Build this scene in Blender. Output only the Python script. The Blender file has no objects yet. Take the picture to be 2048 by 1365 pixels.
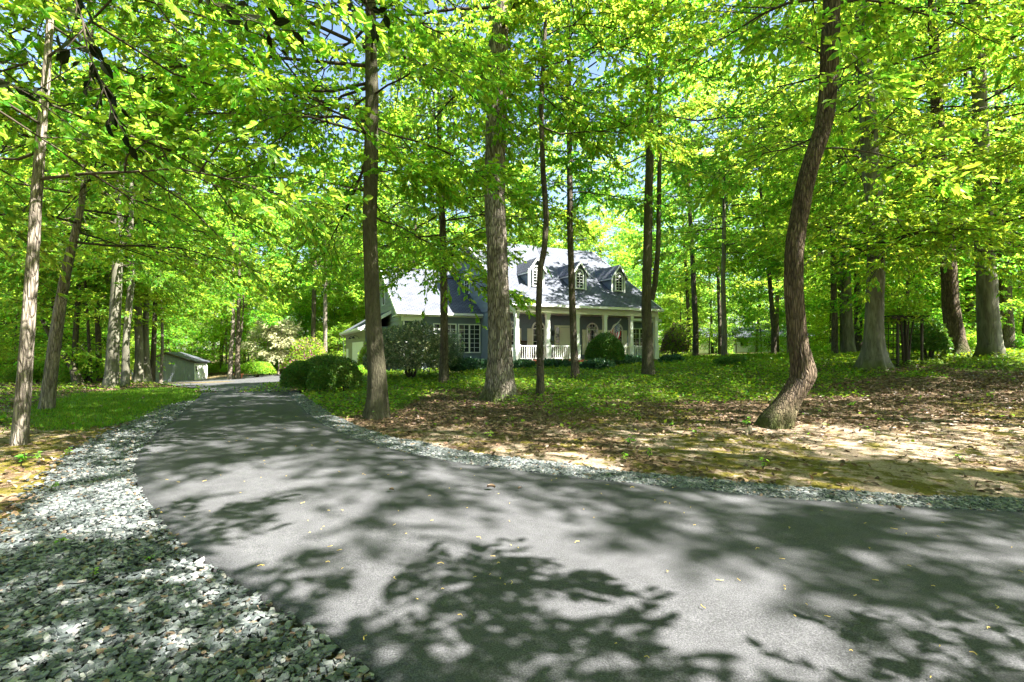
import bpy, math, random
import numpy as np
from mathutils import Vector, Matrix

F = 960.0; HZ = 698.0; CZ = 1.5
scene = bpy.context.scene
COL = scene.collection
rnd = random.Random(7)
R_ = np.random.default_rng

# ------------------------------------------------------------------ basics
def tag(o, label=None, cat=None, group=None, kind=None):
    if label: o['label'] = label
    if cat: o['category'] = cat
    if group: o['group'] = group
    if kind: o['kind'] = kind
    return o

def empty(name, loc=(0, 0, 0), rz=0.0, label=None, cat=None, group=None):
    o = bpy.data.objects.new(name, None); COL.objects.link(o)
    o.empty_display_size = 0.2
    o.location = loc; o.rotation_euler = (0, 0, rz)
    return tag(o, label, cat, group)

def make_mesh(name, V, faces_list, mats, smooth=False):
    """faces_list: list of (int array (n,k), material index)"""
    me = bpy.data.meshes.new(name)
    V = np.ascontiguousarray(V, dtype=np.float32)
    me.vertices.add(len(V)); me.vertices.foreach_set('co', V.ravel())
    loops = []; starts = []; mi = []; off = 0
    for Fa, m in faces_list:
        Fa = np.asarray(Fa, dtype=np.int32)
        if len(Fa) == 0: continue
        n, k = Fa.shape
        loops.append(Fa.ravel()); starts.append(off + np.arange(n, dtype=np.int32) * k)
        mi.append(np.full(n, m, np.int32)); off += n * k
    L = np.concatenate(loops); S = np.concatenate(starts).astype(np.int32); MI = np.concatenate(mi)
    me.loops.add(len(L)); me.loops.foreach_set('vertex_index', L)
    me.polygons.add(len(S)); me.polygons.foreach_set('loop_start', S)
    for m in mats: me.materials.append(m)
    me.polygons.foreach_set('material_index', MI)
    me.polygons.foreach_set('use_smooth', np.full(len(S), smooth, dtype=bool))
    me.update(calc_edges=True)
    return me

def link(name, me, parent=None):
    o = bpy.data.objects.new(name, me); COL.objects.link(o)
    if parent is not None: o.parent = parent
    return o

class MB:
    def __init__(s): s.v = []; s.f = []
    def add(s, vs, fs, m=0):
        b = len(s.v); s.v.extend([tuple(p) for p in vs])
        for f in fs: s.f.append((tuple(b + i for i in f), m))
    def box(s, x0, x1, y0, y1, z0, z1, m=0):
        s.add([(x0,y0,z0),(x1,y0,z0),(x1,y1,z0),(x0,y1,z0),(x0,y0,z1),(x1,y0,z1),(x1,y1,z1),(x0,y1,z1)],
              [(0,3,2,1),(4,5,6,7),(0,1,5,4),(1,2,6,5),(2,3,7,6),(3,0,4,7)], m)
    def prism(s, poly, axis, a, b, m=0):
        """extrude 2D polygon (list of 2-tuples in the other two axes, xyz order) along axis from a to b"""
        n = len(poly)
        def P(p, t):
            if axis == 'x': return (t, p[0], p[1])
            if axis == 'y': return (p[0], t, p[1])
            return (p[0], p[1], t)
        vs = [P(p, a) for p in poly] + [P(p, b) for p in poly]
        fs = [tuple(range(n)), tuple(range(2*n-1, n-1, -1))] + [(i, n+i, n+(i+1) % n, (i+1) % n) for i in range(n)]
        s.add(vs, fs, m)
    def tube(s, pts, rad, n=8, m=0, cap=True):
        pts = [Vector(p) for p in pts]
        if not hasattr(rad, '__len__'): rad = [rad] * len(pts)
        vs = []
        prev = None
        for i, p in enumerate(pts):
            d = (pts[min(i+1, len(pts)-1)] - pts[max(i-1, 0)]).normalized()
            ref = prev if prev is not None else (Vector((1, 0, 0)) if abs(d.x) < .9 else Vector((0, 1, 0)))
            a = (ref - d * ref.dot(d)).normalized(); prev = a
            b = d.cross(a)
            for k in range(n):
                t = 2 * math.pi * k / n
                vs.append(p + (a * math.cos(t) + b * math.sin(t)) * rad[i])
        fs = []
        for i in range(len(pts) - 1):
            for k in range(n):
                fs.append((i*n+k, i*n+(k+1) % n, (i+1)*n+(k+1) % n, (i+1)*n+k))
        if cap: fs += [tuple(range(n-1, -1, -1)), tuple((len(pts)-1)*n + k for k in range(n))]
        s.add(vs, fs, m)
    def build(s, name, mats, parent=None, smooth=False):
        if not isinstance(mats, (list, tuple)): mats = [mats]
        me = bpy.data.meshes.new(name)
        me.from_pydata(s.v, [], [f for f, _ in s.f])
        for m in mats: me.materials.append(m)
        me.polygons.foreach_set('material_index', [m for _, m in s.f])
        me.polygons.foreach_set('use_smooth', [smooth] * len(s.f))
        me.update()
        return link(name, me, parent)

# ------------------------------------------------------------------ materials
def new_mat(name):
    m = bpy.data.materials.new(name); m.use_nodes = True
    nt = m.node_tree; nt.nodes.clear()
    out = nt.nodes.new('ShaderNodeOutputMaterial')
    return m, nt, out

def N(nt, typ, **kw):
    n = nt.nodes.new(typ)
    for k, v in kw.items():
        if k in n.inputs.keys() if hasattr(n.inputs, 'keys') else False: n.inputs[k].default_value = v
        else: setattr(n, k, v)
    return n

def ramp(nt, stops, interp='LINEAR'):
    r = nt.nodes.new('ShaderNodeValToRGB'); r.color_ramp.interpolation = interp
    e = r.color_ramp.elements
    while len(e) < len(stops): e.new(0.5)
    for i, (p, c) in enumerate(stops):
        e[i].position = p
        e[i].color = (c, c, c, 1) if not hasattr(c, '__len__') else (*c, 1)
    return r

def noise(nt, vec, scale, detail=4, rough=0.55, dist=0.0):
    n = nt.nodes.new('ShaderNodeTexNoise')
    n.inputs['Scale'].default_value = scale; n.inputs['Detail'].default_value = detail
    n.inputs['Roughness'].default_value = rough; n.inputs['Distortion'].default_value = dist
    if vec is not None: nt.links.new(vec, n.inputs['Vector'])
    return n

def mapping(nt, vec, sc=(1, 1, 1), rot=(0, 0, 0)):
    m = nt.nodes.new('ShaderNodeMapping'); m.inputs['Scale'].default_value = sc; m.inputs['Rotation'].default_value = rot
    nt.links.new(vec, m.inputs['Vector']); return m.outputs[0]

def mixc(nt, fac, a, b, mode='MIX'):
    n = nt.nodes.new('ShaderNodeMix'); n.data_type = 'RGBA'; n.blend_type = mode
    def put(sock, v):
        if isinstance(v, bpy.types.NodeSocket): nt.links.new(v, sock)
        elif hasattr(v, '__len__'): sock.default_value = (*v, 1)
        else: sock.default_value = v
    put(n.inputs[0], fac); put(n.inputs[6], a); put(n.inputs[7], b)
    return n.outputs[2]

def math_(nt, op, a, b=None):
    n = nt.nodes.new('ShaderNodeMath'); n.operation = op
    for i, v in enumerate((a, b)):
        if v is None: continue
        if isinstance(v, bpy.types.NodeSocket): nt.links.new(v, n.inputs[i])
        else: n.inputs[i].default_value = v
    return n.outputs[0]

def bump(nt, h, strength, dist=0.02, normal=None):
    b = nt.nodes.new('ShaderNodeBump'); b.inputs['Strength'].default_value = strength; b.inputs['Distance'].default_value = dist
    nt.links.new(h, b.inputs['Height'])
    if normal is not None: nt.links.new(normal, b.inputs['Normal'])
    return b.outputs[0]

def pbsdf(nt, out, col, rough=0.7, spec=0.3, normal=None, metallic=0.0):
    p = nt.nodes.new('ShaderNodeBsdfPrincipled')
    if isinstance(col, bpy.types.NodeSocket): nt.links.new(col, p.inputs['Base Color'])
    else: p.inputs['Base Color'].default_value = (*col, 1)
    if isinstance(rough, bpy.types.NodeSocket): nt.links.new(rough, p.inputs['Roughness'])
    else: p.inputs['Roughness'].default_value = rough
    p.inputs['Specular IOR Level'].default_value = spec
    p.inputs['Metallic'].default_value = metallic
    if normal is not None: nt.links.new(normal, p.inputs['Normal'])
    if out is not None: nt.links.new(p.outputs[0], out.inputs[0])
    return p

def mat_plain(name, col, rough=0.6, spec=0.3, nscale=6.0, var=0.12, bmp=0.0, metallic=0.0):
    m, nt, out = new_mat(name)
    tc = nt.nodes.new('ShaderNodeTexCoord').outputs['Object']
    n = noise(nt, tc, nscale, 5)
    r = ramp(nt, [(0.3, 1 - var), (0.7, 1 + var)])
    nt.links.new(n.outputs[0], r.inputs[0])
    c = mixc(nt, 1.0, col, r.outputs[0], 'MULTIPLY')
    nm = bump(nt, n.outputs[0], bmp, 0.01) if bmp else None
    pbsdf(nt, out, c, rough, spec, nm, metallic)
    return m

def mat_leaf(name, col, tcol, fac=0.5, hue=0.042, val=0.38, gloss=0.22, rough=0.45):
    m, nt, out = new_mat(name)
    g = nt.nodes.new('ShaderNodeNewGeometry')
    oi = nt.nodes.new('ShaderNodeObjectInfo')
    isl = g.outputs['Random Per Island']
    def vary(c):
        h = nt.nodes.new('ShaderNodeHueSaturation')
        h.inputs['Color'].default_value = (*c, 1)
        hh = math_(nt, 'ADD', math_(nt, 'MULTIPLY', math_(nt, 'FRACT', math_(nt, 'MULTIPLY', isl, 37.13)), -2*hue), 0.5 + hue*1.0)
        hh = math_(nt, 'ADD', hh, math_(nt, 'MULTIPLY', math_(nt, 'SUBTRACT', oi.outputs['Random'], 0.5), hue))
        nt.links.new(hh, h.inputs['Hue'])
        vv = math_(nt, 'ADD', math_(nt, 'MULTIPLY', isl, 2*val), 1 - val)
        nt.links.new(vv, h.inputs['Value'])
        return h.outputs[0]
    p = pbsdf(nt, None, vary(col), rough, gloss)
    t = nt.nodes.new('ShaderNodeBsdfTranslucent'); nt.links.new(vary(tcol), t.inputs[0])
    mx = nt.nodes.new('ShaderNodeMixShader'); mx.inputs[0].default_value = fac
    nt.links.new(p.outputs[0], mx.inputs[1]); nt.links.new(t.outputs[0], mx.inputs[2])
    nt.links.new(mx.outputs[0], out.inputs[0])
    return m

def mat_bark(name, dark, light, scale=1.0, furrow=1.0, patches=None, moss=0.0):
    m, nt, out = new_mat(name)
    tc = nt.nodes.new('ShaderNodeTexCoord').outputs['Object']
    v1 = mapping(nt, tc, (14*scale, 14*scale, 2.2*scale))
    n1 = noise(nt, v1, 1.0, 8, 0.65, 1.2)
    v2 = mapping(nt, tc, (3, 3, 1.0))
    n2 = noise(nt, v2, 1.0, 4)
    vo = nt.nodes.new('ShaderNodeTexVoronoi'); vo.feature = 'DISTANCE_TO_EDGE'; vo.inputs['Scale'].default_value = 1.0
    v3 = mapping(nt, tc, (26*scale, 26*scale, 4.5*scale))
    dis = mixc(nt, 0.35, v3, n1.outputs['Color'], 'ADD')
    nt.links.new(dis, vo.inputs['Vector'])
    edge = ramp(nt, [(0.0, 0.0), (0.18, 1.0)]); nt.links.new(vo.outputs[0], edge.inputs[0])
    hgt = math_(nt, 'ADD', math_(nt, 'MULTIPLY', edge.outputs[0], furrow), n1.outputs[0])
    r = ramp(nt, [(0.32, dark), (0.62, light)]); nt.links.new(n1.outputs[0], r.inputs[0])
    c = mixc(nt, math_(nt, 'MULTIPLY', math_(nt, 'SUBTRACT', 1.0, edge.outputs[0]), 0.55*furrow), r.outputs[0], tuple(x*0.35 for x in dark))
    r2 = ramp(nt, [(0.35, 0.75), (0.65, 1.2)]); nt.links.new(n2.outputs[0], r2.inputs[0])
    c = mixc(nt, 1.0, c, r2.outputs[0], 'MULTIPLY')
    if patches:
        n3 = noise(nt, mapping(nt, tc, (1.5, 1.5, 0.9)), 1.3, 3)
        r3 = ramp(nt, [(0.55, 0.0), (0.62, 0.8)]); nt.links.new(n3.outputs[0], r3.inputs[0])
        c = mixc(nt, r3.outputs[0], c, patches)
    if moss:
        sx = nt.nodes.new('ShaderNodeSeparateXYZ'); nt.links.new(tc, sx.inputs[0])
        mm = ramp(nt, [(0.0, 1.0), (1.0, 0.0)])
        nt.links.new(math_(nt, 'ADD', math_(nt, 'MULTIPLY', sx.outputs[2], 1.0/moss), math_(nt, 'MULTIPLY', math_(nt, 'SUBTRACT', n2.outputs[0], 0.5), 2.0)), mm.inputs[0])
        c = mixc(nt, math_(nt, 'MULTIPLY', mm.outputs[0], 0.8), c, (0.07, 0.085, 0.02))
    nm = bump(nt, hgt, 0.9, 0.03*furrow + 0.006)
    pbsdf(nt, out, c, 0.85, 0.15, nm)
    return m

M = {}
# foliage
M['leaf_a'] = mat_leaf('leaf_mid_green', (0.090, 0.185, 0.022), (0.42, 0.68, 0.05), fac=.58)
M['leaf_b'] = mat_leaf('leaf_yellow_green', (0.110, 0.200, 0.028), (0.50, 0.72, 0.07), fac=.58)
M['leaf_c'] = mat_leaf('leaf_deep_green', (0.060, 0.140, 0.018), (0.29, 0.56, 0.04), fac=.55)
M['leaf_dark'] = mat_leaf('leaf_silhouette', (0.012, 0.015, 0.005), (0.012, 0.02, 0.004), fac=0.3, gloss=0.05)  # near-black colour paints the silhouetted look of leaves close to the camera
M['leaf_yew'] = mat_leaf('leaf_yew', (0.068, 0.145, 0.020), (0.12, 0.26, 0.02), fac=0.25, gloss=0.3)
M['leaf_rhodo'] = mat_leaf('leaf_rhododendron', (0.12, 0.165, 0.085), (0.12, 0.22, 0.05), fac=0.25, gloss=0.8, rough=0.35)
M['leaf_cover'] = mat_leaf('leaf_ground_cover', (0.10, 0.185, 0.014), (0.30, 0.46, 0.02), fac=0.4)
M['leaf_blue'] = mat_leaf('leaf_hosta', (0.035, 0.10, 0.035), (0.06, 0.15, 0.04), fac=0.3, gloss=0.5)
M['leaf_pink'] = mat_leaf('leaf_pink', (0.20, 0.055, 0.12), (0.25, 0.05, 0.14), fac=0.4, hue=0.02)
M['leaf_white'] = mat_leaf('bract_white', (0.48, 0.48, 0.28), (0.45, 0.46, 0.22), fac=0.4, hue=0.02)
M['leaf_bronze'] = mat_leaf('leaf_bronze', (0.20, 0.13, 0.115), (0.30, 0.18, 0.15), fac=0.4)
M['litter'] = mat_leaf('leaf_litter', (0.145, 0.095, 0.058), (0.10, 0.055, 0.02), fac=0.1, hue=0.015, val=0.6, gloss=0.3)
M['grass'] = mat_leaf('grass_blade', (0.11, 0.20, 0.015), (0.24, 0.36, 0.015), fac=0.4)
M['catkin'] = mat_plain('catkin', (0.42, 0.30, 0.08))
# bark
M['bark_big'] = mat_bark('bark_furrowed_grey', (0.12, 0.098, 0.075), (0.38, 0.33, 0.27), 0.75, 1.2, moss=0.5)
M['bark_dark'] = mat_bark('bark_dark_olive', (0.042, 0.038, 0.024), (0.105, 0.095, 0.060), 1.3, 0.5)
M['bark_lean'] = mat_bark('bark_reddish_brown', (0.055, 0.040, 0.027), (0.175, 0.128, 0.086), 0.9, 1.0, moss=0.75)
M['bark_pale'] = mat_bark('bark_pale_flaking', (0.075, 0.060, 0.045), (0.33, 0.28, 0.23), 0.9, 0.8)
M['bark_beech'] = mat_bark('bark_smooth_beech', (0.075, 0.070, 0.050), (0.175, 0.165, 0.125), 0.6, 0.12, moss=0.35)
M['bark_mid'] = mat_bark('bark_grey_brown', (0.050, 0.040, 0.028), (0.15, 0.125, 0.090), 0.9, 0.9)
M['twig'] = mat_plain('twig_bark', (0.055, 0.045, 0.032), 0.8, 0.1)
# building
M['white'] = mat_plain('white_paint', (0.72, 0.73, 0.70), 0.45, 0.4, 3, 0.05)
M['cream'] = mat_plain('cream_paint', (0.62, 0.62, 0.50), 0.5, 0.4, 3, 0.05)
M['siding'] = mat_plain('siding_slate_grey', (0.135, 0.17, 0.22), 0.6, 0.3, 2.0, 0.10)
M['siding_l'] = mat_plain('siding_green_lit', (0.20, 0.235, 0.215), 0.6, 0.3, 2.0, 0.10)  # grey siding with the wing gable's green light mixed into its colour
M['siding_g'] = mat_plain('siding_olive_grey', (0.22, 0.22, 0.165), 0.6, 0.3, 2.0, 0.08)
M['brick'] = mat_plain('porch_brick', (0.24, 0.075, 0.045), 0.8, 0.2, 12, 0.3)
M['dark'] = mat_plain('black_metal', (0.015, 0.015, 0.017), 0.4, 0.4)
M['ceiling'] = mat_plain('porch_ceiling', (0.45, 0.46, 0.44), 0.6)
M['shedwall'] = mat_plain('shed_boards', (0.17, 0.185, 0.215), 0.6, 0.3, 2, 0.08)
M['wood_dark'] = mat_plain('weathered_wood', (0.05, 0.042, 0.03), 0.8, 0.1)
M['terracotta'] = mat_plain('terracotta', (0.36, 0.12, 0.06), 0.8)
M['flag_red'] = mat_plain('flag_red', (0.42, 0.025, 0.035), 0.8)
M['flag_white'] = mat_plain('flag_white', (0.72, 0.72, 0.72), 0.8)
M['flag_blue'] = mat_plain('flag_blue', (0.02, 0.03, 0.12), 0.8)
M['root'] = mat_plain('dry_root', (0.28, 0.22, 0.16), 0.9, 0.1, 20, 0.3, 0.5)

def mat_glass():
    m, nt, out = new_mat('window_glass')
    pbsdf(nt, out, (0.018, 0.022, 0.022), 0.04, 0.6)
    return m
M['glass'] = mat_glass()

def mat_shingle(name, c1, c2):
    m, nt, out = new_mat(name)
    tc = nt.nodes.new('ShaderNodeTexCoord').outputs['Object']
    b = nt.nodes.new('ShaderNodeTexBrick')
    b.inputs['Color1'].default_value = (*c1, 1); b.inputs['Color2'].default_value = (*c2, 1)
    b.inputs['Mortar'].default_value = (*[x*0.45 for x in c1], 1)
    b.inputs['Scale'].default_value = 1.0; b.inputs['Mortar Size'].default_value = 0.02
    b.inputs['Brick Width'].default_value = 0.32; b.inputs['Row Height'].default_value = 0.18
    b.offset = 0.5; b.squash = 1.0
    nt.links.new(tc, b.inputs['Vector'])
    n = noise(nt, tc, 40, 4)
    n2 = noise(nt, tc, 0.8, 3)
    r = ramp(nt, [(0.3, 0.8), (0.7, 1.15)]); nt.links.new(n2.outputs[0], r.inputs[0])
    c = mixc(nt, 1.0, b.outputs[0], r.outputs[0], 'MULTIPLY')
    c = mixc(nt, 0.25, c, n.outputs[0], 'MULTIPLY')
    nm = bump(nt, b.outputs['Fac'], -0.6, 0.012)
    pbsdf(nt, out, c, 0.8, 0.2, nm)
    return m
M['shingle'] = mat_shingle('roof_shingles', (0.080, 0.088, 0.112), (0.125, 0.135, 0.162))
M['shingle_d'] = mat_shingle('shed_shingles', (0.05, 0.055, 0.07), (0.08, 0.085, 0.10))

def mat_asphalt():
    m, nt, out = new_mat('asphalt')
    tc = nt.nodes.new('ShaderNodeTexCoord').outputs['Object']
    n = noise(nt, tc, 130, 6, 0.7)
    n2 = noise(nt, tc, 0.7, 4)
    n3 = noise(nt, mapping(nt, tc, (1, 1, 1)), 9, 4)
    r = ramp(nt, [(0.34, (0.024, 0.025, 0.026)), (0.52, (0.060, 0.060, 0.065)), (0.74, (0.130, 0.128, 0.138))]); nt.links.new(n.outputs[0], r.inputs[0])
    r2 = ramp(nt, [(0.3, 0.85), (0.7, 1.15)]); nt.links.new(n2.outputs[0], r2.inputs[0])
    c = mixc(nt, 1.0, r.outputs[0], r2.outputs[0], 'MULTIPLY')
    r3 = ramp(nt, [(0.35, 0.9), (0.65, 1.1)]); nt.links.new(n3.outputs[0], r3.inputs[0])
    c = mixc(nt, 1.0, c, r3.outputs[0], 'MULTIPLY')
    nm = bump(nt, n.outputs[0], 0.55, 0.006)
    pbsdf(nt, out, c, 0.8, 0.15, nm)
    return m
M['asphalt'] = mat_asphalt()

def mat_ground():
    m, nt, out = new_mat('woodland_floor')
    tc = nt.nodes.new('ShaderNodeTexCoord').outputs['Object']
    at = nt.nodes.new('ShaderNodeVertexColor'); at.layer_name = 'zone'
    sp = nt.nodes.new('ShaderNodeSeparateColor'); nt.links.new(at.outputs[0], sp.inputs[0])
    n1 = noise(nt, tc, 0.9, 6, 0.6); n2 = noise(nt, tc, 6, 6, 0.65); n3 = noise(nt, tc, 45, 5, 0.7)
    vo = nt.nodes.new('ShaderNodeTexVoronoi'); vo.inputs['Scale'].default_value = 16
    nt.links.new(mixc(nt, 0.12, tc, n2.outputs['Color'], 'ADD'), vo.inputs['Vector'])
    lit = ramp(nt, [(0.0, (0.035, 0.024, 0.012)), (0.5, (0.095, 0.062, 0.034)), (1.0, (0.19, 0.135, 0.09))])
    vs = nt.nodes.new('ShaderNodeSeparateColor'); nt.links.new(vo.outputs['Color'], vs.inputs[0])
    nt.links.new(vs.outputs[0], lit.inputs[0])
    soil = ramp(nt, [(0.3, (0.11, 0.075, 0.048)), (0.5, (0.235, 0.175, 0.125)), (0.7, (0.34, 0.28, 0.22))]); nt.links.new(n3.outputs[0], soil.inputs[0])
    moss = ramp(nt, [(0.3, (0.045, 0.042, 0.010)), (0.7, (0.150, 0.122, 0.016))]); nt.links.new(n3.outputs[0], moss.inputs[0])
    grn = ramp(nt, [(0.3, (0.035, 0.062, 0.008)), (0.7, (0.11, 0.17, 0.014))]); nt.links.new(n3.outputs[0], grn.inputs[0])
    def mask(ch, n, w):
        s = math_(nt, 'ADD', sp.outputs[ch], math_(nt, 'MULTIPLY', math_(nt, 'SUBTRACT', n.outputs[0], 0.5), w))
        r = ramp(nt, [(0.42, 0.0), (0.58, 1.0)]); nt.links.new(s, r.inputs[0]); return r.outputs[0]
    c = mixc(nt, mask(2, n2, 2.2), lit.outputs[0], soil.outputs[0])
    n4 = noise(nt, tc, 2.6, 9, 0.72)
    c = mixc(nt, mask(1, n4, 3.4), c, moss.outputs[0])
    c = mixc(nt, mask(0, n2, 1.6), c, grn.outputs[0])
    r2 = ramp(nt, [(0.3, 0.75), (0.7, 1.2)]); nt.links.new(n2.outputs[0], r2.inputs[0])
    c = mixc(nt, 1.0, c, r2.outputs[0], 'MULTIPLY')
    ab = nt.nodes.new('ShaderNodeAttribute'); ab.attribute_name = 'bed'
    rb_ = ramp(nt, [(0.55, 0.0), (0.75, 1.0)]); nt.links.new(math_(nt, 'ADD', ab.outputs['Fac'], math_(nt, 'MULTIPLY', math_(nt, 'SUBTRACT', n2.outputs[0], 0.5), 1.2)), rb_.inputs[0])
    bedc = ramp(nt, [(0.3, (0.03, 0.034, 0.03)), (0.7, (0.13, 0.14, 0.13))]); nt.links.new(n3.outputs[0], bedc.inputs[0])
    c = mixc(nt, rb_.outputs[0], c, bedc.outputs[0])
    h = math_(nt, 'ADD', math_(nt, 'MULTIPLY', n3.outputs[0], 0.6), n2.outputs[0])
    nm = bump(nt, h, 0.8, 0.04)
    pbsdf(nt, out, c, 0.9, 0.12, nm)
    return m
M['ground'] = mat_ground()

def mat_stone():
    m, nt, out = new_mat('crushed_stone')
    g = nt.nodes.new('ShaderNodeNewGeometry')
    r = ramp(nt, [(0.0, (0.030, 0.037, 0.038)), (0.35, (0.062, 0.073, 0.074)), (0.62, (0.098, 0.110, 0.110)), (0.82, (0.145, 0.152, 0.152)), (0.93, (0.24, 0.235, 0.225)), (0.965, (0.12, 0.085, 0.055))])
    nt.links.new(g.outputs['Random Per Island'], r.inputs[0])
    tc = nt.nodes.new('ShaderNodeTexCoord').outputs['Object']
    n = noise(nt, tc, 90, 4)
    rr = ramp(nt, [(0.3, 0.75), (0.7, 1.2)]); nt.links.new(n.outputs[0], rr.inputs[0])
    c = mixc(nt, 1.0, r.outputs[0], rr.outputs[0], 'MULTIPLY')
    pbsdf(nt, out, c, 0.6, 0.4)
    return m
M['stone'] = mat_stone()
M['gravel_bed'] = mat_plain('gravel_bed', (0.14, 0.15, 0.14), 0.9, 0.1, 60, 0.5, 0.8)

# ------------------------------------------------------------------ terrain
ctrl = []
def cp(px, py, d): ctrl.append(((px-1024)/F*d, d, CZ-(py-HZ)/F*d))
def cw(x, y, z): ctrl.append((x, y, z))
for x in (-9, -4.5, 0, 4.5, 9):
    for y in (-6, -1, 4): cw(x, y, 0)
cp(1000, 798, 14.4); cp(750, 838, 10.3); cp(1150, 748, 22); cp(1295, 742, 22)
cp(1033, 735, 28); cp(1312, 728, 31.7); cp(1449, 718, 30); cp(1500, 714, 42)
cp(1748, 738, 18); cp(1910, 708, 20); cp(1985, 712, 19); cp(2045, 703, 26)
cp(1560, 852, 9.35); cp(2030, 840, 10); cp(2035, 765, 14); cp(1400, 790, 15)
cp(92, 817, 12); cp(37, 890, 7.5); cp(225, 775, 21); cp(395, 797, 16.5); cp(600, 790, 17.2)
cp(375, 776, 24); cp(560, 756, 42); cp(640, 752, 38); cp(400, 762, 48); cp(255, 770, 46)
cp(0, 765, 24); cp(0, 742, 48); cp(692, 741, 45.7); cp(740, 750, 34); cp(800, 746, 32); cp(960, 728, 33.5); cp(900, 742, 29)
cw(-20, 6, 0.0); cw(20, 4, 0.6); cw(-20, -10, 0); cw(20, -10, 0.3); cw(0, -25, 0); cw(0, 70, -0.2); cw(35, 60, 1.2); cw(-60, 30, -1.4)
cw(30, 30, 1.5); cw(40, 10, 1.3); cw(60, 40, 1.5)
CT = np.array(ctrl)
def _phi(r): return r
_n = len(CT)
_K = _phi(np.hypot(CT[:, None, 0]-CT[None, :, 0], CT[:, None, 1]-CT[None, :, 1])) - 0.6*np.eye(_n)*1.0
_A = np.zeros((_n+1, _n+1)); _A[:_n, :_n] = _K; _A[:_n, _n] = 1; _A[_n, :_n] = 1
_W = np.linalg.solve(_A, np.append(CT[:, 2], 0))
def terr(x, y):
    x = np.asarray(x, float); y = np.asarray(y, float)
    cx, cy = 0.0, 25.0
    dx, dy = x-cx, y-cy; r = np.hypot(dx, dy)+1e-9; k = np.minimum(1.0, 62.0/r)
    x, y = cx+dx*k, cy+dy*k
    sh = x.shape
    xf, yf = x.ravel(), y.ravel()
    z = np.zeros(len(xf))
    for i in range(0, len(xf), 20000):
        # soften cones a little by averaging offset samples
        d = np.sqrt((xf[i:i+20000, None]-CT[None, :, 0])**2 + (yf[i:i+20000, None]-CT[None, :, 1])**2 + 0.8)
        z[i:i+20000] = d @ _W[:_n] + _W[_n]
    return z.reshape(sh)
def tz(x, y): return float(terr(np.array([x]), np.array([y]))[0])
def proj(x, y, z):
    return 1024+F*x/y, HZ-F*(z-CZ)/y
def ground_at(px, py):
    """where the pixel ray meets the ground"""
    a, b = (px-1024)/F, (py-HZ)/F
    d = np.linspace(1.2, 90, 3000)
    zr = CZ-b*d; zt = terr(a*d, d)
    k = np.argmax(zr < zt)
    return (a*d[k], d[k])
def W(px, py, d): return ((px-1024)/F*d, d, CZ-(py-HZ)/F*d)

# curves on the ground
def P2(lst): return [ground_at(*p) for p in lst]
left_edge = [(22, -5.2), (9, -1.9), (3.4, 0.15), (1.0, 1.05), (0.2, 1.5), (-0.38, 1.95)] + \
    P2([(700, 1322), (604, 1250), (479, 1182), (377, 1107), (328, 1061), (287, 1001), (265, 952), (272, 918), (302, 880), (341, 850), (372, 820), (398, 797), (404, 788)])
right_edge = [(24, -0.6), (14, 1.9), (8, 3.35)] + \
    P2([(2048, 1032), (1850, 1024), (1700, 1015), (1550, 1003), (1400, 986), (1250, 972), (1100, 955), (1000, 942), (900, 928), (800, 907), (720, 884), (655, 857), (620, 833), (592, 803), (580, 787)])
right_outer = [(24, -0.2), (14, 2.35), (8, 3.85)] + \
    P2([(2048, 1008), (1850, 1003), (1700, 993), (1550, 981), (1400, 967), (1250, 950), (1100, 932), (1000, 919), (900, 905), (800, 884), (725, 862), (670, 840), (640, 820), (608, 797), (592, 784)])
def resample(poly, n):
    p = np.array(poly); s = np.concatenate([[0], np.cumsum(np.hypot(*np.diff(p, axis=0).T))])
    # Catmull-like smoothing via dense linear + moving average
    t = np.linspace(0, s[-1], n*4)
    q = np.stack([np.interp(t, s, p[:, 0]), np.interp(t, s, p[:, 1])], 1)
    k = 9; ker = np.ones(k)/k
    qq = q.copy()
    for c in range(2):
        qq[k//2:-(k//2), c] = np.convolve(q[:, c], ker, 'valid')
    idx = np.linspace(0, n*4-1, n).astype(int)
    return qq[idx]
LE = resample(left_edge, 110); RE = resample(right_edge, 110); RO = resample(right_outer, 110)

def ribbon(name, A, B, nseg, mat, dz, crown=0.0, skirt=0.0):
    n = len(A); vs = []
    for j in range(nseg+1):
        t = j/nseg
        P = A*(1-t)+B*t
        z = terr(P[:, 0], P[:, 1]) + dz + crown*4*t*(1-t)
        vs.append(np.column_stack([P, z]))
    if skirt:
        a = vs[0].copy(); a[:, 2] -= skirt; b = vs[-1].copy(); b[:, 2] -= skirt
        vs = [a] + vs + [b]
    V = np.concatenate(vs); rows = len(vs)
    Fa = []
    for j in range(rows-1):
        i = np.arange(n-1)
        Fa.append(np.stack([j*n+i, j*n+i+1, (j+1)*n+i+1, (j+1)*n+i], 1))
    me = make_mesh(name, V, [(np.concatenate(Fa), 0)], [mat], True)
    return me
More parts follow.
